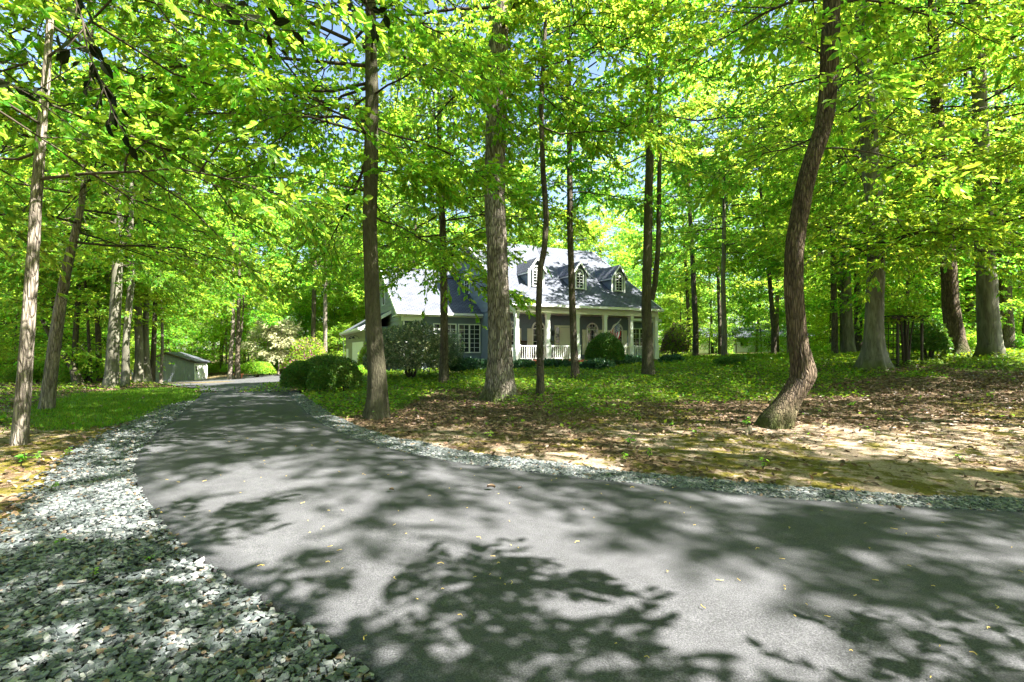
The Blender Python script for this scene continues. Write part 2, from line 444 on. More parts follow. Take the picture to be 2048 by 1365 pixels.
# one asphalt sheet: driveway plus turning court (two grids in one mesh)
def asphalt():
    n = 110
    rows = []
    S = 16
    for j in range(S+1):
        t = j/S; P = RE*(1-t)+LE*t
        rows.append(P)
    G = np.array(rows)  # (S+1,n,2)
    V1 = G.reshape(-1, 2)
    f = []
    for j in range(S):
        i = np.arange(n-1); f.append(np.stack([j*n+i, j*n+i+1, (j+1)*n+i+1, (j+1)*n+i], 1))
    # court: continue from the last station outwards, quad grid between near and far rows
    lastR, lastL = RE[-1], LE[-1]
    sts = [(lastR, lastL)]
    sts_far = [ (ground_at(574, 775), ground_at(398, 779)),
                (ground_at(572, 768), ground_at(350, 773)),
                (ground_at(578, 763), ground_at(318, 769)),
                (np.array((-17.5, 40.0)), np.array((-34.5, 44.5))),
                (np.array((-13.0, 38.5)), np.array((-31.5, 49.5))),
                (np.array((-12.0, 46.0)), np.array((-30.0, 53.5)))]
    st = [(np.array(a), np.array(b)) for a, b in [(lastR, lastL)] + sts_far]
    V2 = []; m = len(st)
    for a, b in st:
        for j in range(S+1):
            t = j/S; V2.append(a*(1-t)+b*t)
    V2 = np.array(V2); b0 = len(V1)
    for i in range(m-1):
        j = np.arange(S); f.append(np.stack([b0+i*(S+1)+j, b0+(i+1)*(S+1)+j, b0+(i+1)*(S+1)+j+1, b0+i*(S+1)+j+1], 1))
    P = np.concatenate([V1, V2]); z = terr(P[:, 0], P[:, 1]) + 0.035
    # gentle crown on the drive
    tt = np.repeat(np.arange(S+1)/S, n); z[:len(V1)] += 0.03*4*tt*(1-tt)
    V = np.column_stack([P, z])
    # skirts
    sk = []
    for j in (0, S):
        base = len(V); e = V[j*n:(j+1)*n].copy(); e[:, 2] -= 0.12
        V = np.concatenate([V, e]); i = np.arange(n-1)
        f.append(np.stack([j*n+i, j*n+i+1, base+i+1, base+i], 1))
    me = make_mesh('driveway', V, [(np.concatenate(f), 0)], [M['asphalt']], True)
    return link('driveway', me)
tag(asphalt(), kind='structure')

court_poly = [(-10.4,17.5), (-11.8, 24.5), (-17.5, 40.0), (-12, 39), (-12, 46), (-30, 53.5), (-34.5, 44.5), (-26, 33), (-17, 24)]
def in_poly(x, y, poly):
    x = np.asarray(x); y = np.asarray(y); ins = np.zeros(x.shape, bool); n = len(poly); j = n-1
    for i in range(n):
        xi, yi = poly[i]; xj, yj = poly[j]
        c = ((yi > y) != (yj > y)) & (x < (xj-xi)*(y-yi)/((yj-yi) if yj != yi else 1e-9)+xi)
        ins ^= c; j = i
    return ins
drive_poly = [tuple(p) for p in RE] + [tuple(p) for p in LE[::-1]]
def on_drive(x, y): return in_poly(x, y, drive_poly) | in_poly(x, y, court_poly)

# house frame ------------------------------------------------------
HA = math.radians(25.0); HO = (0.26, 28.0)
cH, sH = math.cos(HA), math.sin(HA)
def hloc(x, y):
    dx, dy = np.asarray(x)-HO[0], np.asarray(y)-HO[1]
    return dx*cH+dy*sH, -dx*sH+dy*cH
def hworld(lx, ly): return HO[0]+lx*cH-ly*sH, HO[1]+lx*sH+ly*cH
def in_house(x, y, m=0.0):
    lx, ly = hloc(x, y)
    return ((lx > -0.2-m) & (lx < 10.6+m) & (ly > -0.3-m) & (ly < 16+m)) | ((lx > -5.6-m) & (lx < 0.5) & (ly > 5.4-m) & (ly < 18+m)) | ((lx > -7.3-m) & (lx < 3) & (ly > 9.7-m) & (ly < 23+m)) | ((lx > 10-m) & (lx < 16+m) & (ly > 5.5-m) & (ly < 11+m))

# value noise for masks
def vnoise(x, y, s, seed=0):
    x = np.asarray(x)*s; y = np.asarray(y)*s
    xi, yi = np.floor(x).astype(np.int64), np.floor(y).astype(np.int64); fx, fy = x-xi, y-yi
    fx, fy = fx*fx*(3-2*fx), fy*fy*(3-2*fy)
    def h(a, b):
        v = np.sin(a*127.1+b*311.7+seed*74.7)*43758.5453; return v-np.floor(v)
    return (h(xi, yi)*(1-fx)+h(xi+1, yi)*fx)*(1-fy)+(h(xi, yi+1)*(1-fx)+h(xi+1, yi+1)*fx)*fy
def fbm(x, y, s, seed=0): return (vnoise(x, y, s, seed)+0.5*vnoise(x, y, s*2.1, seed+1)+0.25*vnoise(x, y, s*4.3, seed+2))/1.75
def sstep(a, b, v): t = np.clip((v-a)/(b-a), 0, 1); return t*t*(3-2*t)

# distance along/side of the driveway: left of left edge?
def side_left(x, y):
    # true for points on the outer (left / near) side of the left edge
    d = np.min(np.hypot(x[:, None]-LE[None, :, 0], y[:, None]-LE[None, :, 1]), 1)
    return d
lawn_poly = P2([(392, 778), (385, 800), (330, 830), (250, 850), (150, 865), (40, 850), (60, 815), (150, 790), (240, 781), (320, 776)])
def zones(x, y):
    """green, moss, soil, each 0..1"""
    x = np.asarray(x, float); y = np.asarray(y, float)
    n = fbm(x, y, 0.35, 3); n2 = fbm(x, y, 1.1, 9)
    right = x > np.interp(y, [0, 4, 6, 10, 17, 25, 45], [30, 6, -1, -4.2, -7.5, -9.5, -12])
    g = sstep(11.5, 18.5, y + (n-0.5)*12 + (n2-.5)*4)*0.95
    # close to the drive on the left of the island the cover comes nearer
    g = np.maximum(g, np.where(right & (x < -2.8), sstep(9.5, 11.5, y+(n-.5)*2), 0))
    soil = np.where(right, sstep(11.5, 7.5, y+(n2-.5)*5), 0)*0.9*sstep(0.36, 0.56, n2+0.09*np.clip(x-.5, 0, 2))
    moss = np.where(right, sstep(10.5, 7.5, y)*0.34, 0.25*sstep(14, 8, y))
    moss = np.maximum(moss, np.where(right & (y < 13) & (x > 1), 0.55*sstep(0.45, 0.6, n), 0))
    lw = in_poly(x, y, lawn_poly)
    L = ~right & (y < 26)
    g = np.where(L, np.where(lw, 1.0, 0.25+0.5*sstep(0.45, 0.65, n2)), g)
    g = np.where(L & ~lw & (y < 9), g*0.35, g)
    soil = np.where(L & ~lw & (y < 12), 0.6*sstep(0.4, 0.6, fbm(x, y, 0.6, 5))+0.25, soil)
    moss = np.where(L & ~lw & (y < 9), 0.55, moss)
    far = y > 45
    g = np.where(far, 0.45, g)
    g = np.where((x < -16) & (y > 12) & ~lw, 0.35, g)
    return np.clip(g, 0, 1), np.clip(moss, 0, 1), np.clip(soil, 0, 1)

LEd = resample(left_edge, 400); REd = resample(right_edge, 400); ROd = resample(right_outer, 400)
strip_poly = [tuple(p) for p in REd]+[tuple(p) for p in ROd[::-1]]
# outer limit of the left gravel
lg = P2([(405, 784), (378, 786), (352, 808), (300, 838), (240, 862), (165, 905), (105, 970), (62, 1020), (15, 1085), (-50, 1200)]) + [(-3.2, 2.4), (-3.2, 0.8), (-2.5, 0.2), (1.0, 0.2), (3.4, .0)]
lgp = [tuple(p) for p in lg] + [tuple(p) for p in LEd[(LEd[:, 0] < 3.4)]]

def near_edge(x, y, E):
    out = np.empty(len(x))
    for i in range(0, len(x), 20000):
        out[i:i+20000] = np.min(np.hypot(x[i:i+20000, None]-E[None, :, 0], y[i:i+20000, None]-E[None, :, 1]), 1)
    return out

def build_ground():
    def axis(lo, hi, step, out, k):
        a = np.arange(lo, hi+1e-6, step); e = []
        s = step; v = hi
        while v < out: s *= k; v += s; e.append(v)
        b = []; s = step; v = lo
        while v > -out: s *= k; v -= s; b.append(v)
        return np.concatenate([b[::-1], a, e])
    xs = axis(-26, 26, 0.3, 700, 1.16); ys = axis(-3, 46, 0.3, 700, 1.16)
    X, Y = np.meshgrid(xs, ys); Z = terr(X, Y)
    Z += (fbm(X, Y, 0.9, 1)-0.5)*0.07*(1-on_drive(X, Y))
    Z -= 0.05*on_drive(X, Y)
    g, mo, so = zones(X, Y)
    ny, nx = X.shape
    i = np.arange((ny-1)*(nx-1)); r, c = i//(nx-1), i % (nx-1); a = r*nx+c
    me = make_mesh('ground', np.column_stack([X.ravel(), Y.ravel(), Z.ravel()]), [(np.stack([a, a+1, a+nx+1, a+nx], 1), 0)], [M['ground']], True)
    ca = me.color_attributes.new('zone', 'FLOAT_COLOR', 'POINT')
    ca.data.foreach_set('color', np.column_stack([g.ravel(), mo.ravel(), so.ravel(), np.ones(g.size)]).astype(np.float32).ravel())
    bd = ((in_poly(X.ravel(), Y.ravel(), lgp) & (near_edge(X.ravel(), Y.ravel(), LEd) < 2.3)) | in_poly(X.ravel(), Y.ravel(), strip_poly)).astype(np.float32)
    at = me.attributes.new('bed', 'FLOAT', 'POINT'); at.data.foreach_set('value', bd)
    tag(link('ground', me), kind='structure')
build_ground()

# ------------------------------------------------------------------ vectorised foliage
def norm(v): return v/(np.linalg.norm(v, axis=-1, keepdims=True)+1e-9)

def leaf_geo(C, A, Nn, L, Wd, detail=1, base=0):
    """returns verts, faces(quads)"""
    A = norm(A); S = norm(np.cross(A, Nn)); Nn = np.cross(S, A)
    L = L[:, None]; Wd = Wd[:, None]
    n = len(C)
    if detail == 0:
        V = np.stack([C, C+A*L*.5+S*Wd*.5+Nn*L*.06, C+A*L-Nn*L*.06, C+A*L*.5-S*Wd*.5+Nn*L*.06], 1).reshape(-1, 3)
        i = base+np.arange(n)*4
        return V, np.stack([i, i+1, i+2, i+3], 1)
    V = np.stack([C, C+A*L*.32+S*Wd*.48+Nn*Wd*.15, C+A*L*.68+S*Wd*.38+Nn*Wd*.10, C+A*L-Nn*L*.12,
                  C+A*L*.68-S*Wd*.38+Nn*Wd*.10, C+A*L*.32-S*Wd*.48+Nn*Wd*.15], 1).reshape(-1, 3)
    i = base+np.arange(n)*6
    return V, np.concatenate([np.stack([i, i+1, i+2, i+3], 1), np.stack([i, i+3, i+4, i+5], 1)])

def tubes_geo(P, Rr, s=3, base=0):
    """P (n,k,3) paths, Rr (n,k) radii"""
    n, k, _ = P.shape
    D = np.empty_like(P); D[:, 1:-1] = P[:, 2:]-P[:, :-2]; D[:, 0] = P[:, 1]-P[:, 0]; D[:, -1] = P[:, -1]-P[:, -2]
    D = norm(D)
    ref = np.where(np.abs(D[..., 2:3]) > .8, np.array([1., 0, 0]), np.array([0, 0, 1.]))
    a = norm(np.cross(D, ref)); b = np.cross(D, a)
    t = np.arange(s)*2*np.pi/s
    V = P[:, :, None]+(a[:, :, None]*np.cos(t)[None, None, :, None]+b[:, :, None]*np.sin(t)[None, None, :, None])*Rr[:, :, None, None]
    V = V.reshape(-1, 3)
    idx = base+np.arange(n*k*s).reshape(n, k, s)
    q = np.stack([idx[:, :-1, :], np.roll(idx, -1, 2)[:, :-1, :], np.roll(idx, -1, 2)[:, 1:, :], idx[:, 1:, :]], -1).reshape(-1, 4)
    return V, q

def interp_path(P, t):
    """P (n,k,3), t (n,m) -> (n,m,3) and tangents"""
    n, k, _ = P.shape
    f = t*(k-1); i = np.clip(np.floor(f).astype(int), 0, k-2); u = (f-i)[..., None]
    r = np.arange(n)[:, None]
    a, b = P[r, i], P[r, i+1]
    return a*(1-u)+b*u, norm(b-a)

def rotz(v, ang):
    c, s = np.cos(ang), np.sin(ang)
    return np.stack([v[..., 0]*c-v[..., 1]*s, v[..., 0]*s+v[..., 1]*c, v[..., 2]], -1)

def crown(rg, path, zb, zt, Rad, n1, n2, n3, nl, leaf, trunk_r=0.15, el=(0.0, 0.7), droop=0.25, shape='round',
          bias=None, asp=0.55, detail=1, az0=0.0, flat=0.6, ter=0.55, arc=None):
    """limbs grow from the trunk path (array of x,y,z,r). returns wood (V,F) and leaves (V,F)"""
    z = zb+(zt-zb)*(np.arange(n1)+rg.random(n1)*.8)/n1
    pz = path[:, 2]
    S = np.stack([np.interp(z, pz, path[:, 0]), np.interp(z, pz, path[:, 1]), z], 1)
    tr = np.interp(z, pz, path[:, 3])
    u = (z-zb)/(zt-zb)
    prof = {'round': 0.55+0.75*np.sin(np.pi*np.clip(u*.9+.12, 0, 1))**.8-0.25*u, 'cone': 1.1-0.8*u, 'wide': 1.0-0.35*u, 'top': 0.45+0.8*u}[shape]
    L = Rad*prof*(0.75+0.4*rg.random(n1))
    az = az0+np.arange(n1)*2.39996+rg.normal(0, .35, n1)
    if arc is not None: az = arc[0]+(arc[1]-arc[0])*rg.random(n1)
    if bias is not None:
        L = L*(1+bias[1]*np.cos(az-bias[0]))
    e = el[0]+(el[1]-el[0])*u+rg.normal(0, .12, n1)
    h = np.stack([np.cos(az), np.sin(az), np.zeros(n1)], 1)
    K = 7; t = np.linspace(0, 1, K)
    Pm = S[:, None]+(L[:, None]*t)[..., None]*(h*np.cos(e)[:, None])[:, None]
    Pm[..., 2] += (L[:, None]*t)*np.sin(e)[:, None]-droop*L[:, None]*t**2*0.8
    wob = np.cumsum(rg.normal(0, 1, (n1, K, 3)), 1)*L[:, None, None]*0.02; wob[:, 0] = 0
    Pm += wob
    R1 = np.minimum(tr*.4, 0.008+L*0.0060)[:, None]*(1-t*.85)[None]
    wv, wf = [], []; nb = 0
    V, Fq = tubes_geo(Pm, R1, 5, nb); wv.append(V); wf.append(Fq); nb += len(V)
    # secondary
    t2 = 0.18+0.82*(np.arange(n2)[None]+rg.random((n1, n2)))/n2
    t2 = np.clip(t2, 0, 1)
    S2, T2 = interp_path(Pm, t2)
    sg = np.where(np.arange(n2) % 2 == 0, 1, -1)[None]
    ang = sg*(0.95-0.55*t2)+rg.normal(0, .22, (n1, n2))
    D2 = rotz(T2, ang); D2[..., 2] = T2[..., 2]*.6+rg.normal(0.0, .30, (n1, n2)); D2 = norm(D2)
    L2 = (L[:, None]*(0.52*(1-t2)+0.17))*(0.7+.6*rg.random((n1, n2)))
    K2 = 5; tt = np.linspace(0, 1, K2)
    P2_ = S2[:, :, None]+D2[:, :, None]*(L2[..., None]*tt)[..., None]
    P2_[..., 2] -= droop*.6*L2[..., None]*tt**2
    w2 = np.cumsum(rg.normal(0, 1, P2_.shape), 2)*L2[..., None, None]*0.035; w2[:, :, 0] = 0
    P2_ += w2
    P2f = P2_.reshape(-1, K2, 3)
    r2 = (0.004+0.006*L2).reshape(-1, 1)*(1-tt*.8)[None]
    V, Fq = tubes_geo(P2f, r2, 3, nb); wv.append(V); wf.append(Fq); nb += len(V)
    # tertiary
    m = len(P2f)
    t3 = np.clip(0.1+0.9*(np.arange(n3)[None]+rg.random((m, n3)))/n3, 0, 1)
    S3, T3 = interp_path(P2f, t3)
    sg = np.where(np.arange(n3) % 2 == 0, 1, -1)[None]
    D3 = rotz(T3, sg*(0.9-0.5*t3)+rg.normal(0, .25, (m, n3))); D3[..., 2] = T3[..., 2]*.5+rg.normal(-.04, .34, (m, n3)); D3 = norm(D3)
    L3 = ter*(0.6+.8*rg.random((m, n3)))*(1.15-.5*t3)
    S3 = S3.reshape(-1, 3); D3 = D3.reshape(-1, 3); L3 = L3.reshape(-1)
    q = len(S3)
    tip = S3+D3*L3[:, None]; tip[:, 2] -= .12*L3
    P3 = np.stack([S3, tip], 1)
    if detail >= 1:
        V, Fq = tubes_geo(P3, np.stack([np.full(q, .0045), np.full(q, .0015)], 1), 3, nb); wv.append(V); wf.append(Fq); nb += len(V)
    # leaves
    tl = np.clip(0.12+0.92*(np.arange(nl)[None]+rg.random((q, nl)))/nl, 0, 1.02)
    C = P3[:, 0][:, None]*(1-tl)[..., None]+P3[:, 1][:, None]*tl[..., None]
    sg = np.where(np.arange(nl) % 2 == 0, 1, -1)[None]
    A = rotz(np.repeat(D3[:, None], nl, 1), sg*(1.05-0.75*tl)+rg.normal(0, .3, (q, nl)))
    A[..., 2] += rg.normal(-.25, .4, (q, nl))
    Nn = np.zeros_like(A); Nn[..., 2] = 1; Nn += rg.normal(0, flat, Nn.shape)
    C = C.reshape(-1, 3); A = A.reshape(-1, 3); Nn = Nn.reshape(-1, 3)
    Ls = leaf*(0.6+.7*rg.random(len(C)))
    LV, LF = leaf_geo(C, A, Nn, Ls, Ls*asp*(0.85+.3*rg.random(len(C))), detail)
    return (np.concatenate(wv), np.concatenate(wf)), (LV, LF)

def trunk_geo(path, seg=18, flare=0.9, lobes=5, rg=None, bumpy=0.04, base=0, flare_h=0.35, ridge=0.0):
    """path: list of (x,y,z,r)"""
    P = np.array(path, float)
    s = np.concatenate([[0], np.cumsum(np.linalg.norm(np.diff(P[:, :3], axis=0), axis=1))])
    n = int(max(14, min(150 if ridge else 90, s[-1]/0.16)))
    # denser near the ground
    u = np.linspace(0, 1, n)**1.5*s[-1]
    def cr(col):
        v = np.interp(u, s, P[:, col])
        return v
    Q = np.stack([cr(0), cr(1), cr(2)], 1); r = cr(3)
    k = np.array([.25, .5, .25])
    for _ in range(2):
        for c in range(3): Q[1:-1, c] = np.convolve(Q[:, c], k, 'valid')
        r[1:-1] = np.convolve(r, k, 'valid')
    th = np.arange(seg)*2*np.pi/seg
    ph = rg.random(4)*6.28
    hgt = Q[:, 2]-P[0, 2]
    fl = flare*np.exp(-np.maximum(hgt, 0)/flare_h)
    rad = r[:, None]*(1+fl[:, None]*(0.30+0.95*(0.5+0.5*np.cos(lobes*th[None]+ph[0]+0.6*np.sin(th[None]+ph[1])))**2)
                      + bumpy*np.sin(3*th[None]+hgt[:, None]*1.3+ph[2])+bumpy*.7*np.sin(5*th[None]-hgt[:, None]*2.6+ph[3])
                      + rg.normal(0, bumpy*.35, (n, seg)))
    if ridge:
        TT, HH = np.meshgrid(th, u)
        TW = TT+.12*np.sin(HH*1.1+ph[0])+.05*np.sin(HH*4.3)
        k1 = np.abs(np.sin(TW*9+1.6*(vnoise(TW*2, HH, 1.7, 3)-.5)*6))
        rad = rad*(1+ridge*(k1-.5)+ridge*.9*(vnoise(TW*6, HH*3.2, 1.0, 5)-.5))
    V = Q[:, None]+np.stack([np.cos(th)[None]*rad, np.sin(th)[None]*rad, np.zeros_like(rad)], -1)
    idx = base+np.arange(n*seg).reshape(n, seg)
    q = np.stack([idx[:-1], np.roll(idx, -1, 1)[:-1], np.roll(idx, -1, 1)[1:], idx[1:]], -1).reshape(-1, 4)
    return V.reshape(-1, 3), q

def full_path(pts, d, top, jitter=0.0, rtop=0.02, rg=None):
    """pts in photo pixels (px,py,width) at distance d -> metric path in world, extended to the tree top"""
    P = []
    for px, py, w in pts:
        x, y, z = W(px, py, d); P.append([x, y, z, w*.86/2/F*d])
    P[0][2] -= 0.12
    x, y, z, r = P[-1]
    if len(P) > 1:
        dx = (P[-1][0]-P[-2][0])/max(0.5, P[-1][2]-P[-2][2])*0.4
    else: dx = 0
    if top > z+0.5:
        k = 6
        for i in range(1, k+1):
            t = i/k
            P.append([x+dx*(top-z)*t*(1-.4*t), y+0.02*(top-z)*t, z+(top-z)*t, r*(1-t)+rtop*t])
    return np.array(P)

def tree_from(name, label, cat, pts, d, bark, leafm, top, cr, seed, group=None, flare=0.7, lobes=5, extra=None, path=None, seg=18, flare_h=0.35, ridge=0.0):
    rg = R_(seed)
    P = full_path(pts, d, top) if path is None else np.array(path, float)
    ox, oy = P[0, 0], P[0, 1]; oz = P[0, 2]+.12
    P[:, 0] -= ox; P[:, 1] -= oy; P[:, 2] -= oz
    root = empty(name, (ox, oy, oz), 0, label, cat, group)
    V, Fq = trunk_geo(P, seg, flare, lobes, rg, flare_h=flare_h, ridge=ridge)
    vs, fs = [V], [(Fq, 0)]; nb = len(V)
    for ex in (extra or []):
        E = np.array([[*W(a, b, d), w/2/F*d] for a, b, w in ex]); E[:, 0] -= ox; E[:, 1] -= oy; E[:, 2] -= oz
        V, Fq = trunk_geo(E, 10, 0.0, 4, rg, base=nb); vs.append(V); fs.append((Fq, 0)); nb += len(V)
    if cr:
        cs = cr if isinstance(cr, list) else [cr]
        LVs, LFs = [], []; lb = 0
        for c in cs:
            (wv, wf), (lv, lf) = crown(rg, P, **c)
            vs.append(wv); fs.append((wf+nb, 1)); nb += len(wv)
            LVs.append(lv); LFs.append(lf+lb); lb += len(lv)
        link('crown', make_mesh('crown', np.concatenate(LVs), [(np.concatenate(LFs), 0)], [M[leafm]]), root)
    link('trunk', make_mesh('trunk', np.concatenate(vs), fs, [M[bark], M['twig']], True), root)
    return root

def C(zb, zt, R, n=(22, 9, 6, 9), leaf=0.13, ls=.86, q=(1.12, 1.2, 1.25, 1.4), **k):
    n = tuple(int(round(a*b)) for a, b in zip(n, q))
    return dict(zb=zb, zt=zt, Rad=R, n1=n[0], n2=n[1], n3=n[2], nl=n[3], leaf=leaf*ls, **k)

exec_trees = True
NEAR = []
if exec_trees:
    tree_from('slim_tree', 'slim pale-barked tree at the far left edge beside the gravel, nearly touching the frame', 'tree',
        [(37, 893, 30), (48, 760, 27), (60, 600, 24), (68, 480, 22), (78, 330, 20), (88, 200, 17), (98, 80, 14)], 7.5, 'bark_pale', 'leaf_b', 13.5,
        C(4.0, 13, 4.3, (20, 9, 6, 8), .15, droop=.3), 11, flare=.35)
    tree_from('slim_tree', 'pale pinkish trunk leaning right over the left lawn edge', 'tree',
        [(92, 817, 27), (108, 700, 24), (122, 600, 21), (134, 530, 19), (150, 470, 16), (164, 410, 12), (172, 330, 10)], 12, 'bark_pale', 'leaf_a', 11,
        C(4.0, 10.5, 4.4, (20, 9, 6, 8), .15), 12, flare=.35)
    tree_from('maple_tree', 'dark straight trunk with flared foot at the driveway edge, left of the house front', 'tree',
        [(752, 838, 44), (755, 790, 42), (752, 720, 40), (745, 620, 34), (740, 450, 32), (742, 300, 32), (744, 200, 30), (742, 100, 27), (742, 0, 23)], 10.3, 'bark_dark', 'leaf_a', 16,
        [C(5.2, 15, 4.4, (26, 9, 6, 9), .15, droop=.3, bias=(2.7, .55)), C(4.4, 6.4, 2.6, (5, 7, 5, 7), .14, arc=(.6, 2.2)), C(6.0, 12, 4.4, (15, 10, 7, 8), .15, arc=(2.2, 4.2))], 13, flare=.85, lobes=6)
    tree_from('maple_tree', 'thin mottled trunk standing before the double windows of the grey wing', 'tree',
        [(888, 766, 23), (888, 700, 19), (888, 600, 17), (885, 450, 15), (880, 330, 12), (878, 250, 10)], 20, 'bark_mid', 'leaf_a', 15,
        [C(4.6, 14, 4.2, (22, 9, 6, 8), .17, droop=.32), C(4.2, 7.5, 3.6, (10, 8, 5, 8), .17, droop=.3)], 14, flare=.4)
    tree_from('tulip_tree', 'massive furrowed grey trunk in the middle of the view in front of the house', 'tree',
        [(1000, 800, 66), (1001, 770, 62), (1001, 720, 55), (999, 640, 50), (993, 500, 46), (990, 400, 46), (991, 300, 45), (994, 200, 45), (997, 100, 44), (998, 0, 42)], 14.0, 'bark_big', 'leaf_b', 24,
        C(9.5, 23.5, 6.0, (30, 10, 7, 8), .18), 15, flare=.62, lobes=6, seg=110, flare_h=.42, ridge=.07)
    tree_from('slim_tree', 'wavy thin trunk just right of the massive tree before the porch', 'tree',
        [(1081, 793, 20), (1080, 740, 17), (1080, 690, 15), (1077, 624, 14), (1081, 530, 14), (1088, 507, 14), (1091, 460, 13), (1093, 440, 13), (1086, 342, 12), (1082, 205, 11), (1086, 137, 10), (1091, 51, 8)], 15, 'bark_mid', 'leaf_b', 14.5,
        C(8.2, 14.3, 3.2, (15, 8, 6, 8), .17, bias=(.5, .6)), 16, flare=.25)
    tree_from('slim_tree', 'straight thin trunk in front of the porch door', 'tree',
        [(1151, 750, 19), (1148, 690, 16), (1144, 600, 15), (1140, 450, 14), (1139, 300, 13), (1138, 200, 11), (1137, 50, 8)], 20, 'bark_mid', 'leaf_a', 17,
        C(7.4, 16.5, 3.8, (20, 8, 6, 8), .17), 17, flare=.3)
    tree_from('forked_tree', 'dark straight trunk with a thin forked second stem at the right end of the porch', 'tree',
        [(1296, 743, 27), (1295, 690, 24), (1293, 600, 22), (1296, 450, 20), (1300, 300, 18), (1298, 150, 16), (1298, 0, 14)], 20, 'bark_dark', 'leaf_c', 21,
        C(8.5, 20, 4.6, (24, 9, 6, 8), .17), 18, flare=.25,
        extra=[[(1303, 600, 12), (1310, 570, 11), (1316, 500, 10), (1318, 400, 9), (1320, 250, 8), (1319, 100, 6)]])
    tree_from('leaning_tree', 'crooked reddish trunk with a knee bend and mossy foot in front on the right', 'tree',
        [(1542, 858, 78), (1553, 835, 70), (1572, 805, 55), (1594, 775, 52), (1608, 750, 56), (1602, 722, 47), (1597, 690, 41), (1592, 646, 39), (1587, 573, 39), (1588, 500, 38), (1598, 440, 38), (1612, 362, 37), (1627, 306, 38), (1645, 262, 36), (1655, 198, 36), (1660, 99, 37), (1664, 0, 34)], 9.3, 'bark_lean', 'leaf_a', 14,
        [C(8.0, 14, 4.2, (16, 9, 6, 8), .15), C(5.2, 7.6, 1.9, (5, 6, 4, 6), .17, droop=.4)], 19, flare=.18, lobes=4, seg=90, ridge=.05)
    tree_from('beech_tree', 'stout smooth grey beech with buttress roots on the right lawn', 'tree',
        [(1748, 738, 44), (1748, 700, 40), (1747, 640, 36), (1752, 560, 34), (1752, 440, 34), (1740, 330, 35), (1737, 240, 33), (1728, 120, 28), (1722, 0, 22)], 18, 'bark_beech', 'leaf_a', 22,
        [C(5.0, 21, 5.6, (30, 10, 6, 8), .16, flat=.42), C(3.9, 5.5, 5.0, (8, 9, 6, 8), .15, droop=.28, flat=.42, arc=(-3.0, -.3), el=(.1, .25))], 20, flare=1.0, lobes=5, seg=30, flare_h=.5)
    tree_from('oak_tree', 'reddish brown trunk widening downward, leftmost of the four at the right edge', 'tree',
        [(1912, 708, 44), (1910, 670, 36), (1901, 600, 31), (1892, 450, 27), (1880, 330, 25), (1873, 200, 22), (1866, 60, 18)], 20, 'bark_lean', 'leaf_b', 22,
        C(6.0, 21, 5.0, (28, 10, 6, 8), .17, flat=.42), 21, flare=.3)
    tree_from('oak_tree', 'narrow brown trunk between the reddish and the pale trunk at the right', 'tree',
        [(1945, 703, 24), (1942, 600, 21), (1938, 400, 18), (1935, 250, 14)], 27, 'bark_mid', 'leaf_c', 22,
        C(7.0, 21, 4.6, (22, 8, 6, 7), .20), 22, flare=.3)
    tree_from('oak_tree', 'pale grey trunk with a yellowish patch at its foot near the right edge', 'tree',
        [(1981, 712, 48), (1979, 680, 42), (1974, 600, 38), (1968, 450, 34), (1962, 300, 30), (1958, 150, 26), (1950, 0, 22)], 18.5, 'bark_beech', 'leaf_b', 22,
        [C(6.4, 21, 5.2, (28, 10, 6, 8), .16, flat=.42), C(3.6, 5.6, 4.6, (8, 9, 6, 8), .14, droop=.25, flat=.42, arc=(-3.1, -.4), el=(.1, .25))], 23, flare=.4)
    tree_from('oak_tree', 'dark brown trunk partly hidden behind the pale one at the right edge', 'tree',
        [(2013, 700, 30), (2010, 600, 26), (2005, 400, 22), (2000, 250, 18)], 24, 'bark_mid', 'leaf_c', 22,
        C(7.0, 21, 4.8, (22, 8, 6, 7), .19), 24, flare=.3)
    tree_from('oak_tree', 'dappled trunk standing behind and left of the stout beech', 'tree',
        [(1698, 712, 27), (1694, 640, 22), (1690, 500, 19), (1684, 350, 15)], 27, 'bark_beech', 'leaf_b', 20,
        C(6.0, 19, 4.6, (22, 8, 6, 7), .2), 25, flare=.6)
    tree_from('slim_tree', 'thin dark trunk between the crooked tree and the beech', 'tree',
        [(1670, 712, 14), (1668, 600, 12), (1665, 450, 10)], 27, 'bark_mid', 'leaf_b', 14,
        C(5.0, 13, 3.4, (16, 8, 5, 7), .2), 26, flare=.2)
    tree_from('slim_tree', 'pale grey slim trunk with bare side twigs on the lawn right of the house', 'tree',
        [(1449, 720, 13), (1448, 640, 11), (1446, 560, 10), (1448, 480, 9)], 30, 'bark_beech', 'leaf_b', 18,
        C(6.5, 17.5, 4.6, (26, 8, 6, 8), .22), 27, flare=.3)
    # left group round the shed
    tree_from('beech_tree', 'thick pale olive trunk at the back edge of the left lawn', 'tree',
        [(221, 777, 31), (223, 740, 26), (229, 660, 23), (233, 580, 21), (236, 480, 18), (240, 380, 16)], 21, 'bark_beech', 'leaf_a', 18,
        [C(5.0, 17, 5.0, (26, 9, 6, 8), .17, flat=.42)], 28, flare=.3)
    tree_from('beech_tree', 'curving olive trunk just right of the thickest one by the lawn', 'tree',
        [(251, 773, 18), (251, 700, 14), (257, 620, 13), (264, 560, 12), (262, 480, 10)], 23, 'bark_beech', 'leaf_c', 15,
        C(5.0, 14, 4.0, (20, 8, 6, 7), .18), 29, flare=.3)
    tree_from('beech_tree', 'grey trunk with root flare in front of the left end of the shed', 'tree',
        [(277, 770, 22), (279, 720, 17), (277, 650, 15), (274, 560, 13)], 27, 'bark_beech', 'leaf_b', 16,
        C(5.4, 15, 4.2, (20, 8, 6, 7), .2), 30, flare=.4)
